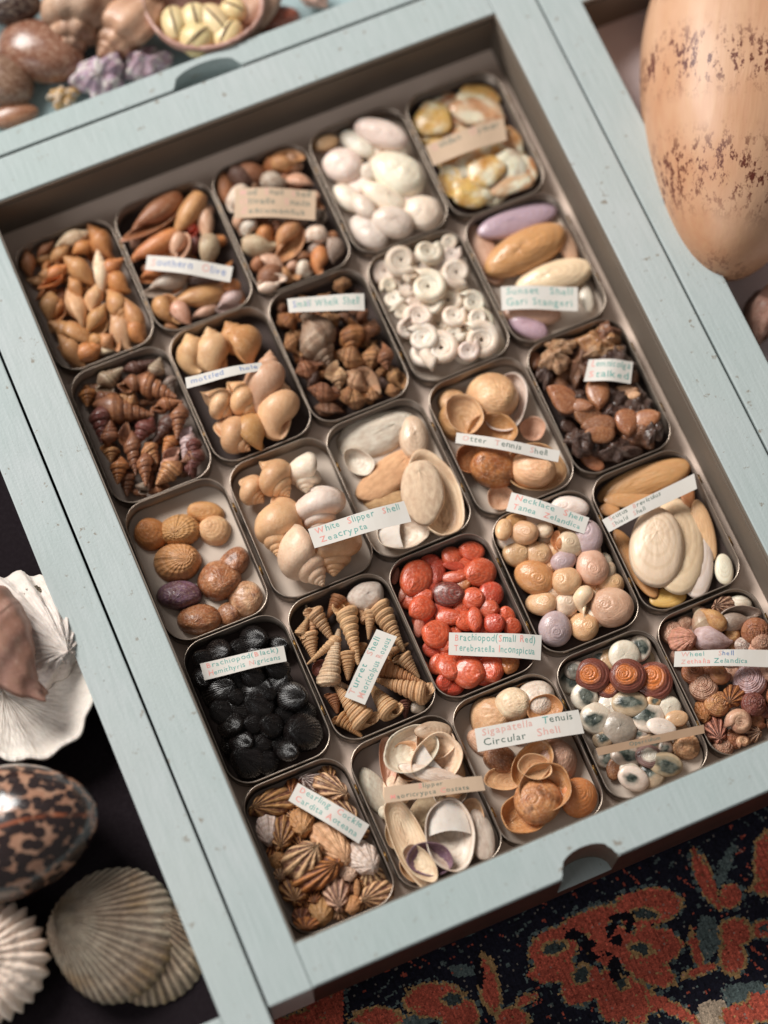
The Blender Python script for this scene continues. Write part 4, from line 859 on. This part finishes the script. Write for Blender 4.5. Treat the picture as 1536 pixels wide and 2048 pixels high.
for T in TINS:
    r, c = T['rc']; cx, cy = CX[c] + random.uniform(-.001, .001), CY[r] + random.uniform(-.001, .001)
    tn = empty('shell_tin', (cx, cy, FL + .0004), random.uniform(-.012, .012)); tag(tn, T['label'], 'tin', 'open shell tins in the tray')
    for nm, me in (('body', TB), ('rim', TRM), ('liner', LINERS[T['floor']])):
        o = bpy.data.objects.new(nm, me); COL.objects.link(o); o.parent = tn
    for hy in (-.031, .031):
        o = bpy.data.objects.new('hinge', THG); COL.objects.link(o); o.parent = tn; o.location = (TW / 2 + .0011, hy, TH - .0022)
    zf = FL + .0019
    H = Heap(cx, cy, zf); HEAPS[(r, c)] = H
    ox, oy, s = T['crop']; rows = []
    for ln in T['s'].replace('\n', '').split(';'):
        tk = ln.split()
        if not tk: continue
        if tk[0] == 'c':
            x, y, W_, H_ = map(float, tk[1:5]); col = tk[5]; fl_ = tk[6:]
            rot = 0
            if W_ >= H_: a_, b_, wd = (x - W_ / 2, y), (x + W_ / 2, y), H_
            else: a_, b_, wd = (x, y - H_ / 2), (x, y + H_ / 2), W_
            if random.random() < .5: a_, b_ = b_, a_
            turn = random.uniform(-.5, .5) if T['kind'] not in ('shield', 'cup') else random.uniform(-.12, .12)
        else:
            x1, y1, x2, y2, wd = map(float, tk[:5]); col = tk[5]; fl_ = tk[6:]; a_, b_ = (x1, y1), (x2, y2); turn = 0
            if wd == 0: wd = 220
        rows.append((a_, b_, wd, col, fl_, turn))
    # what lies underneath, seen only through the gaps
    nfill, fL, fW, fc = T['fill']; fL *= 1.12; fW *= 1.15; dense = T['lvl'] >= .007; zl = (RIM - .0105) if dense else zf + T['lvl']
    cov = []
    for a_, b_, wd, *_ in rows:
        m = at(ox + (a_[0] + b_[0]) / 2 / s, oy + (a_[1] + b_[1]) / 2 / s, RIM - .008); cov.append((m.x, m.y, math.hypot(a_[0] - b_[0], a_[1] - b_[1]) / s / 2.48 / 1000 * .5, wd / s / 2.48 / 1000 * .5))
    cand = []
    for k in range(500):
        x = cx + random.uniform(-1, 1) * (TW / 2 - fL * .55); y = cy + random.uniform(-1, 1) * (TL / 2 - fL * .55)
        gap = min((math.hypot(x - u, y - v) - (p + q) / 2 for u, v, p, q in cov), default=1)
        cand.append((gap, x, y))
    cand.sort(reverse=True); got = []
    for gap, x, y in cand:
        if len(got) >= nfill: break
        if all(math.hypot(x - u, y - v) > fL * .55 for u, v in got): got.append((x, y))
    fill_rows = []
    for x, y in got:
        a = random.uniform(0, 6.28); fill_rows.append((Vector((x - math.cos(a) * fL / 2, y - math.sin(a) * fL / 2, 0)), Vector((x + math.cos(a) * fL / 2, y + math.sin(a) * fL / 2, 0)), fW * random.uniform(.85, 1.15), random.choice(fc)))
    def one(A, B, W, col, kind, mat, flags, filler, th):
        L = (B - A).length; ctr = (A + B) / 2; ang = math.atan2(B.y - A.y, B.x - A.x)
        # keep inside the walls
        # a tip may lean over the rim only where nothing blocks it
        hx, hy = abs(math.cos(ang)) * L / 2 * .8 + abs(math.sin(ang)) * W / 2 * .8, abs(math.sin(ang)) * L / 2 * .8 + abs(math.cos(ang)) * W / 2 * .8
        lx, ly = max(0.0, TW / 2 - .0022 - hx), max(0.0, TL / 2 - .0022 - hy)
        nx_, ny_ = min(max(ctr.x, cx - lx), cx + lx), min(max(ctr.y, cy - ly), cy + ly)
        d = Vector((nx_ - ctr.x, ny_ - ctr.y, 0)); A = A + d; B = B + d; ctr = ctr + d
        thick = W * THK.get(kind, .95) * th
        zb = H.rest(ctr.x, ctr.y, ang, L, W, thick)
        edge = max(abs(ctr.x - cx) / (TW / 2), abs(ctr.y - cy) / (TL / 2))
        if not filler: zb = max(zb, zl - thick * .25 - (.004 * max(0, edge - .5) * 2 if dense else 0))
        elif dense: zb = max(zb, zf + random.uniform(.001, .005))
        zb = max(zb, zf)
        zc = zb + thick / 2
        cap = RIM + (.0085 if not filler else -.008) - thick / 2 + (.002 if kind in ('rough', 'bonnet') else 0)
        zc = max(min(zc, cap), zf + thick / 2 if thick < .024 else zf + thick / 2)
        H.put(ctr.x, ctr.y, ang, L, W, zc, thick)
        return A, B, zc, thick
    for A, B, W, col in fill_rows:
        A, B, zc, thick = one(A, B, W, col, T['kind'], T['mat'], [], True, 1.0)
        o, cc, aa, LL = place_shell(T['kind'], T['mat'], col, A, B, W, zc, T['noun'], T.get('cat', 'shell'), 0, T['noun'] + 's in their tin', tilt=random.uniform(-.25, .25))
        RECS.append(dict(o=o, T=T, col=col, A=A, B=B, W=W, c=cc, cx=cx, cy=cy, fill=True, kind=T['kind'], fl=[]))
    for a_, b_, wd, col, fl_, turn in rows:
        kw = dict(f.split('=') for f in fl_ if '=' in f); kind = kw.get('k', T['kind']); mat = kw.get('m', T['mat'])
        if kind == 'jingle' and 'm' not in kw: mat = 'jingle'
        th = float(kw.get('h', 1)); zg = RIM - .007
        for it in range(2):
            A = at(ox + a_[0] / s, oy + a_[1] / s, zg); B = at(ox + b_[0] / s, oy + b_[1] / s, zg); A.z = B.z = 0
            gl, gw = ((1.06, 1.02) if kind == 'turret' else (1.12, 1.28)) if kind in AXIAL else ((1.16, 1.16) if kind in TOPC else (1.07, 1.10)); gl *= T.get('g', 1.05); gw *= T.get('g', 1.06)
            mid = (A + B) / 2; A = mid + (A - mid) * gl; B = mid + (B - mid) * gl; wm = at(ox + ((a_[0] + b_[0]) / 2 + 50) / s, oy + (a_[1] + b_[1]) / 2 / s, zg); wm.z = 0
            W = wd / 50 * (wm - mid).length * gw
            if turn: R2 = Matrix.Rotation(turn * min(1, 1.4 * (1 - abs((B - A).length / W - 1))) if W > 0 else 0, 3, 'Z'); A = mid + R2 @ (A - mid); B = mid + R2 @ (B - mid)
            hsave = H.h.copy()
            A2, B2, zc, thick = one(A, B, W, col, kind, mat, fl_, False, th)
            if it == 0: zg = zc; H.h = hsave
        noun = T['noun']; nm = None; fac = None
        if kind == 'stone': noun = 'white stone'; nm = 'white_stone'
        if T['kind'] == 'plate' and kind == 'lump': noun = 'barnacle stalk'; nm = 'barnacle_stalk'
        if kind == 'spiral': noun = 'brown spiral lid'; nm = 'spiral_lid'
        tilt = random.uniform(-.14, .14) if kind in AXIAL else (random.uniform(-.3, .3) if kind in ('coil', 'necklace', 'wheel') else random.uniform(-.08, .08))
        o, cc, aa, LL = place_shell(kind, mat, col, A2, B2, W, zc, noun, 'stone' if kind == 'stone' else ('barnacle' if T['kind'] == 'plate' else T.get('cat', 'shell')), 0, T['noun'] + 's in their tin', cup='U' in fl_, aper='A' in fl_, tilt=tilt, name=nm, thk=th)
        if 'shelf' in fl_:
            sk = 'shelf'
            if sk not in MESHES:
                V = []; n = 20
                for i in range(n + 1):
                    for j in range(6):
                        x = -.46 + .46 * j / 5 - .05 * math.cos((i / n - .5) * PI) * (j / 5); y = (i / n - .5) * .84 * math.sqrt(max(.02, 1 - (2 * x * .98) ** 2))
                        V.append((x, y, -.10 + .07 * (abs(i / n - .5) * 2) ** 2 - .05 * j / 5))
                me = mesh('shelf', V, gridfaces(n + 1, 6, False), np.array([[.3, .2]] * len(V)), SM['smooth']); MESHES[sk] = me
                me.polygons.foreach_set('use_smooth', [True] * len(me.polygons))
            p = bpy.data.objects.new('shelf', MESHES[sk]); COL.objects.link(p); p.parent = o; p.color = (*lin('e3dad0'), 1)
        RECS.append(dict(o=o, T=T, col=col, A=A2, B=B2, W=W, c=cc, cx=cx, cy=cy, fill=False, kind=kind, fl=fl_, noun=noun))

# labels that single out every shell
def describe(rec, fine):
    T = rec['T']; u, v = (rec['c'].x - rec['cx']) / (TW / 2), (rec['c'].y - rec['cy']) / (TL / 2)
    cs = ['far left', 'left', 'middle', 'right', 'far right'][min(4, max(0, int((u + .8) / .32)))]
    rs = ['front end', 'lower part', 'waist', 'upper part', 'back end'][min(4, max(0, int((v + .85) / .34)))]
    noun = rec.get('noun', T['noun']); lk = CNAME[rec['col']]
    if 'U' in rec['fl']: lk = 'hollow-side-up ' + lk
    if 'A' in rec['fl']: lk = 'open-mouthed ' + lk
    if noun.startswith(lk.split()[-1]) and lk in ('white', 'black', 'red'): lk = ''
    d = ''
    if rec['kind'] in AXIAL or (rec['kind'] in ('cockle', 'shield', 'clam', 'egg') and (rec['B'] - rec['A']).length > rec['W'] * 1.25):
        a = px_dir(rec['B'], rec['A'], -.05); d = ' aimed ' + DIRS[int(round(a / (PI / 4))) % 8].replace('top', 'up').replace('bottom', 'down')
    size = ''
    if fine == 1:
        size = {0: 'small ', 1: '', 2: 'large '}[rec['sz']]
    return f"{size}{lk} {noun}{d}, {cs}, {rs} of tin".replace('  ', ' ').strip()
bytin = {}
for rec in RECS: bytin.setdefault(rec['T']['rc'], []).append(rec)
for rc, L_ in bytin.items():
    areas = sorted(r_['W'] * (r_['B'] - r_['A']).length for r_ in L_)
    for r_ in L_:
        a = r_['W'] * (r_['B'] - r_['A']).length; r_['sz'] = 0 if a < areas[len(areas) // 3] else (2 if a > areas[2 * len(areas) // 3] else 1)
    groups = {}
    for r_ in L_:
        if r_['fill']:
            r_['o']['label'] = f"{CNAME[r_['col']]} {r_['T']['noun']} lying mostly hidden beneath the other shells of its tin"; continue
        groups.setdefault(describe(r_, 1), []).append(r_)
    for lb, g_ in groups.items():
        if len(g_) == 1: g_[0]['o']['label'] = lb; continue
        g_.sort(key=lambda q: float(topx([q['c'].x, q['c'].y, -.05])[1]))
        words = ['upper one', 'lower one'] if len(g_) == 2 else ['upper one', 'middle one', 'lower one'] + ['lowest one'] * 9
        for q, wd_ in zip(g_, words): q['o']['label'] = lb + ', ' + wd_

# ------------------------------------------------------------------ paper labels
def cropq(ox, oy, s, *p): return [(ox + x / s, oy + y / s) for x, y in p]
def lab(q, text, paper, desc, dz=.0035, curl=.0024):
    # rest on the highest thing below
    P = [at(x, y, RIM) for x, y in q]; cxx, cyy = sum(p.x for p in P) / 4, sum(p.y for p in P) / 4
    zz = RIM + .0016
    for H in HEAPS.values():
        m = (np.abs(H.X - cxx) < max(abs(p.x - cxx) for p in P) * .85) & (np.abs(H.Y - cyy) < max(abs(p.y - cyy) for p in P) * .85)
        if m.any(): zz = max(zz, float(np.quantile(H.h[m], .96)) + .0012)
    return quad_label(q, zz + dz * .3, text, paper, desc=desc, curl=curl)
lab(cropq(210, 360, 5.12, (430, 760), (1310, 880), (1280, 1040), (410, 910)), [('Southern  Olive', caps('Southern  Olive', 'b', 'p'))], PAPER_W, 'white paper strip with blurred blue writing across the orange olive shells')
lab(cropq(400, 270, 5.12, (360, 540), (1190, 565), (1180, 865), (345, 845)), [('Mud  Snail  Shell', caps('Mud  Snail  Shell', 'k', 'p')), ('Olivella  Snails', caps('Olivella  Snails', 'k', 'p')), ('Zeacumantus', caps('Zeacumantus', 'k', 'p'))], PAPER_T, 'tan three-line paper card lying on the mud snails')
lab(cropq(790, 120, 5.12, (310, 870), (1110, 580), (1150, 810), (395, 1075)), [('Golden  Oyster', caps('Golden  Oyster', 'k', 'p')), ('       ', 'p')], PAPER_T, 'tan paper card lying on the yellow jingle shells')
lab(cropq(320, 600, 4.8, (240, 740), (970, 590), (1003, 665), (255, 845)), [('mottled    hole', 'b')], PAPER_W, 'narrow white strip with blue writing across the cream whelks')
lab(cropq(520, 520, 4.518, (245, 350), (940, 300), (945, 455), (262, 475)), [('Small Whelk Shell', 'bttbtt')], PAPER_W, 'white strip at the back end of the knobbly whelk tin')
lab(cropq(910, 360, 4.8, (440, 1020), (1180, 1025), (1180, 1255), (450, 1245)), [('Sunset  Shell', 't'), ('Gari Stangeri', 't')], PAPER_W, 'white two-line label on the purple and cream clam shells')
lab(cropq(240, 900, 2.954, (1110, 465), (1678, 297), (1722, 420), (1150, 578)), [('White  Slipper  Shell', caps('White  Slipper  Shell')), ('Zeacrypta', caps('Zeacrypta'))], PAPER_W, 'white label spanning the cream snail tin and the white slipper tin')
lab(cropq(640, 700, 2.844, (777, 465), (1366, 570), (1355, 635), (770, 525)), [('Otter  Tennis  Shell', caps('Otter  Tennis  Shell', 'k', 'p'))], PAPER_W, 'very narrow white strip across the tan cup shells')
lab(cropq(1020, 620, 2.977, (470, 290), (735, 305), (720, 435), (440, 420)), [('Lemnicolga', caps('Lemnicolga')), ('Stalked', caps('Stalked'))], PAPER_W, 'small white two-line card on the goose barnacles')
lab(cropq(360, 1230, 4.8, (190, 465), (995, 290), (1025, 440), (235, 625)), [('Brachiopod(Black)', caps('Brachiopod(Black)')), ('Hemithyris Nigricans', 'rttttttttttpttttttttt')], PAPER_W, 'white label with teal writing on the black lampshells')
lab(cropq(560, 1140, 4.655, (600, 1175), (900, 545), (1090, 615), (790, 1250)), [('Turret  Shell', caps('Turret  Shell', 't', 'p')), ('Maoricolpus Roseus', caps('Maoricolpus Roseus', 't', 'p'))], PAPER_W, 'white label turned steeply upward on the orange turret shells')
lab(cropq(770, 1050, 4.8, (615, 1030), (1505, 1055), (1495, 1295), (610, 1245)), [('Brachiopod(Small Red)', caps('Brachiopod(Small Red)')), ('Terebratella Inconspicua', caps('Terebratella Inconspicua'))], PAPER_W, 'white label with teal and red writing on the red lampshells')
lab(cropq(980, 960, 4.955, (215, 115), (985, 370), (935, 530), (160, 300)), [('Necklace  Shell', caps('Necklace  Shell')), ('Tanea  Zelandica', caps('Tanea  Zelandica'))], PAPER_W, 'white slanting label at the back end of the necklace snail tin')
lab(cropq(1180, 900, 4.315, (105, 600), (900, 200), (925, 330), (165, 705)), [('Scutus  Breviculus', caps('Scutus  Breviculus', 'k', 'p')), ('Shield  Shell', caps('Shield  Shell', 'k', 'p'))], PAPER_W, 'white label lying diagonally over the flat shield shells')
lab(cropq(480, 1520, 4.655, (540, 210), (1205, 600), (1105, 775), (450, 375)), [('Dearling  Cockle', caps('Dearling  Cockle')), ('Cardita Aoteana', caps('Cardita Aoteana'))], PAPER_W, 'white label sloping down to the right on the striped cockles')
lab(cropq(700, 1420, 4.8, (325, 740), (1265, 630), (1300, 770), (330, 895)), [('        Slipper', caps('        Slipper', 'k', 'r')), ('Maoricrypta Costata', caps('Maoricrypta Costata', 'k', 'r'))], PAPER_T, 'tan label across the large pale slipper shells')
lab(cropq(900, 1320, 4.655, (228, 640), (1195, 460), (1250, 680), (260, 855)), [('Sigapatella  Tenuis', 'ppppppppppppptkkkkk'), ('Circular  Shell', 'kkkkkkkkkkppppp')], PAPER_W, 'large white label across the tan saucer shells')
lab(cropq(1300, 1140, 5.689, (285, 920), (1500, 905), (1500, 1105), (275, 1095)), [('Wheel    Shell', 'ptttt    pbbbb'), ('Zethalia Zelandica', 'prrrrrrrkttttttttt')], PAPER_W, 'white label across the wheel shells, running off to the right')
lab(cropq(1100, 1230, 4.655, (425, 1240), (1430, 1020), (1440, 1100), (450, 1310)), [('         Operculum', 'k')], PAPER_B, "narrow brown strip across the cat's eye lids", curl=.0004)

# ------------------------------------------------------------------ big shells round the tray
def big(name, kind, mat, a, b, wd, z, col, label, cat='shell', th=1.0, roll=None, cup=False, tilt=0.0, aper=False, extra=None, group=None):
    A = at(*a, z); B = at(*b, z); A.z = B.z = 0
    m = ((a[0] + b[0]) / 2, (a[1] + b[1]) / 2); W = (at(m[0] + 50, m[1], z) - at(*m, z)).length * wd / 50
    v0 = random.getstate()
    o, c, aa, L = place_shell(kind, mat, col, A, B, W, z, name.replace('_', ' '), cat, 0, group, roll=roll, tilt=tilt, cup=cup, name=name, thk=th, aper=aper)
    o['label'] = label
    return o
coil_mesh('bigwhelk', 6, .60, 1.5, .42, .5, .75, canal=.4, shoulder=.45, aamp=.10, axial=8, camp=.03, cords=8, nph=28, npt=30)
coil_mesh('murex', 6, .62, 1.5, .42, .5, .80, canal=.35, shoulder=.4, aamp=.06, axial=7, camp=.035, cords=13, nph=96, npt=44)
dome_mesh('flute', -.85, .30, 1.6, .10, ribs=15, ramp_=.022, wave=.035, thick=.05, nr=24, na=240, seed=2)
dome_mesh('platter', -.55, .22, 2.0, .02, ribs=11, ramp_=.006, wave=.028, thick=.05, nr=24, na=220, seed=5, lump=.03)
dome_mesh('fan', -.88, .26, 1.7, .14, ribs=40, ramp_=.008, wave=.008, thick=.03, nr=24, na=320, seed=4, point=.1, lump=.02)
dome_mesh('frill', -.3, .30, 1.8, .10, ribs=26, ramp_=.012, wave=.055, thick=.06, nr=24, na=220, seed=6, lump=.04)
dome_mesh('cowrie', .06, .40, 2.2, -.14, ir=.06, hb=.36, nr=24, na=80, seed=1)
dome_mesh('melon', .0, .42, 2.3, -.22, ir=.05, hb=.34, nr=26, na=90, seed=1)
dome_mesh('bowl', .0, .40, 2.6, .04, thick=.06, nr=20, na=64, lump=.02, seed=8)
_K = K
THK.update(bigwhelk=.95, murex=.95, flute=.34, platter=.28, fan=.30, frill=.36, cowrie=.76, melon=.76, bowl=.45)
AXIAL |= {'bigwhelk', 'murex'}
def K(kind, v):
    if kind in ('bigwhelk', 'murex', 'flute', 'platter', 'fan', 'frill', 'cowrie', 'melon', 'bowl'): return MESHES[kind]
    return _K(kind, v)
SM['melon'] = MELON
ZL = -.044; ZB = FL + .012; ZR = FL + .002
# left tray
big('fluted_clam', 'flute', 'clamwhite', (150, 1330), (-60, 1180), 250, ZL + .035, 'dad2c8', 'white fluted clam valve with its scalloped edge towards the tray corner', tilt=-.15)
big('ribbed_valve', 'fan', 'scallop', (60, 1170), (118, 1400), 150, ZL + .022, 'a9a090', 'grey ribbed valve wedged under the white fluted clam')
big('fluted_clam', 'platter', 'clamwhite', (-60, 1370), (196, 1400), 300, ZL + .024, 'd8d0ca', 'broad white clam valve with a wavy right edge, under the brown conch', cup=True, th=.8)
big('spindle_conch', 'murex', 'turret', (-130, 1150), (92, 1400), 185, ZL + .066, 'b08a7c', 'pinkish brown ribbed conch lying on the white clam', roll=2.6)
cw = big('tiger_cowrie', 'cowrie', 'tiger', (-150, 1705), (196, 1615), 275, ZL + .048, 'a07860', 'glossy dark spotted cowrie with an orange line, beside the black cloth', roll=0)
big('scallop_valve', 'fan', 'scallop', (250, 1800), (368, 1985), 225, ZL + .012, 'b29a84', 'brown ribbed scallop valve lying underneath its partner')
big('scallop_valve', 'fan', 'scallop', (98, 1835), (345, 1890), 275, ZL + .026, 'a39484', 'grey brown ribbed scallop valve lying on top of another', th=.62)
big('frilled_shell', 'frill', 'clamwhite', (-120, 1900), (84, 1945), 240, ZL + .030, 'e2d3c0', 'white shell with a frilled spiky edge in the lower left corner')
# cowrie canal tip and line
# right tray
big('melon_shell', 'melon', 'melon', (1535, -190), (1452, 548), 430, ZR + .068, 'c08a50', 'large orange brown melon shell with dark zigzag marks')
big('melon_mouth_shell', 'bowl', 'cup', (1400, 470), (1500, 505), 62, ZR + .018, 'a86a48', 'small russet cup shell peeping out at the foot of the melon shell', cup=True)
big('knobbed_conch', 'bigwhelk', 'knob', (1600, 560), (1500, 690), 130, ZR + .028, 'b58f7c', 'pinkish brown knobbed shell at the right edge below the melon shell')
# back tray
big('brown_cowrie', 'cowrie', 'cowrie', (0, 70), (168, 138), 128, ZB + .020, '8a5f4a', 'mottled brown cowrie with a bright highlight, largest in the back tray', group='brown cowries in the back tray')
big('brown_cowrie', 'cowrie', 'cowrie', (-40, 120), (58, 200), 110, ZB + .016, '83604f', 'reddish brown cowrie cut off by the left edge of the photo', group='brown cowries in the back tray')
big('brown_cowrie', 'cowrie', 'cowrie', (-60, 0), (85, 15), 90, ZB + .030, '3a2620', 'nearly black cowrie in the upper left corner of the photo', group='brown cowries in the back tray')
big('brown_cowrie', 'cowrie', 'cowrie', (-20, 240), (78, 222), 50, ZB + .010, 'a06c50', 'small tan red cowrie half hidden by the tray board', group='brown cowries in the back tray')
big('knobbed_conch', 'bigwhelk', 'knob', (150, 120), (200, -120), 175, ZB + .030, 'c7a288', 'pale tan knobbed conch at the top of the photo')
big('tan_conch', 'bigwhelk', 'tun', (200, 112), (325, -20), 140, ZB + .030, 'c89f82', 'smooth tan conch with its spire down beside the purple lump')
bowl = big('bowl_shell', 'bowl', 'cup', (285, 20), (535, 40), 200, ZB + .034, 'bc9484', 'large pinkish bowl shell holding yellow money cowries', cup=True, th=.9)
for (x1, y1, x2, y2, w_, dsc) in ((345, 20, 352, 75, 40, 'leftmost, upright'), (388, 15, 392, 62, 44, 'upper middle'), (412, 20, 450, 72, 46, 'slanting down right'), (372, 92, 418, 66, 54, 'lowest and largest'), (440, 90, 472, 50, 44, 'with a dark slit facing up, near the board'), (450, 10, 485, 30, 40, 'upper right')):
    mx_c, my_c = (x1 + x2) / 2, (y1 + y2) / 2; x1, y1, x2, y2, w_ = mx_c + (x1 - mx_c) * 1.35, my_c + (y1 - my_c) * 1.35, mx_c + (x2 - mx_c) * 1.35, my_c + (y2 - my_c) * 1.35, w_ * 1.3
    o = big('money_cowrie', 'cowrie', 'smooth', (x1, y1), (x2, y2), w_, ZB + .046, 'e0cb9a', f'yellow money cowrie in the bowl shell, {dsc}', group='money cowries in the bowl shell')
    # the toothed slit along its underside
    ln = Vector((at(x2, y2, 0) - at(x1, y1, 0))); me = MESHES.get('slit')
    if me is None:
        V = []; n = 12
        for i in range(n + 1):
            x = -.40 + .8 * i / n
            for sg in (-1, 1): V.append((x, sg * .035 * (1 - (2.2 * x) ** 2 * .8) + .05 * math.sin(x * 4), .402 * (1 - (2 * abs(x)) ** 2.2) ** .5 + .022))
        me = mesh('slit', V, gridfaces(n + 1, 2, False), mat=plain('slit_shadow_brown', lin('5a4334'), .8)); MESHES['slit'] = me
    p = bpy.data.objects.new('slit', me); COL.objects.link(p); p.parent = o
big('purple_coral', 'lump', 'coral', (150, 175), (248, 138), 98, ZB + .022, 'b79cb0', 'purple and white crusted lump beside the board, left one')
big('purple_coral', 'lump', 'coral', (245, 142), (335, 110), 72, ZB + .018, 'b398ae', 'smaller purple and white crusted lump, right one')
big('tan_coral', 'lump', 'coral', (98, 205), (155, 185), 50, ZB + .014, 'cfa56c', 'sandy yellow lump peeping over the board')
big('russet_shell', 'cowrie', 'cowrie', (508, 48), (600, 30), 62, ZB + .018, '9c4a34', 'red brown glossy shell beside the bowl shell')
big('pale_conch', 'bigwhelk', 'tun', (455, 95), (560, -40), 100, ZB + .028, 'c9a48c', 'pale pinkish conch between the bowl shell and the red brown shell')
big('pale_conch', 'bigwhelk', 'tun', (430, 0), (330, -110), 120, ZB + .03, 'c4a28c', 'pale conch cut off by the top edge behind the bowl shell')
big('tan_conch', 'bigwhelk', 'tun', (150, -30), (60, -130), 110, ZB + .03, 'c9a68a', 'tan conch cut off by the top edge of the photo, left')
big('pale_conch', 'bigwhelk', 'tun', (650, 20), (590, -50), 60, ZB + .018, 'c7a898', 'small pale conch at the right end of the back tray heap')
for L in [o for o in COL.objects if o.parent is None and o.type == 'MESH' and 'label' not in o and o.get('kind') is None]:
    print('UNLABELLED', L.name)
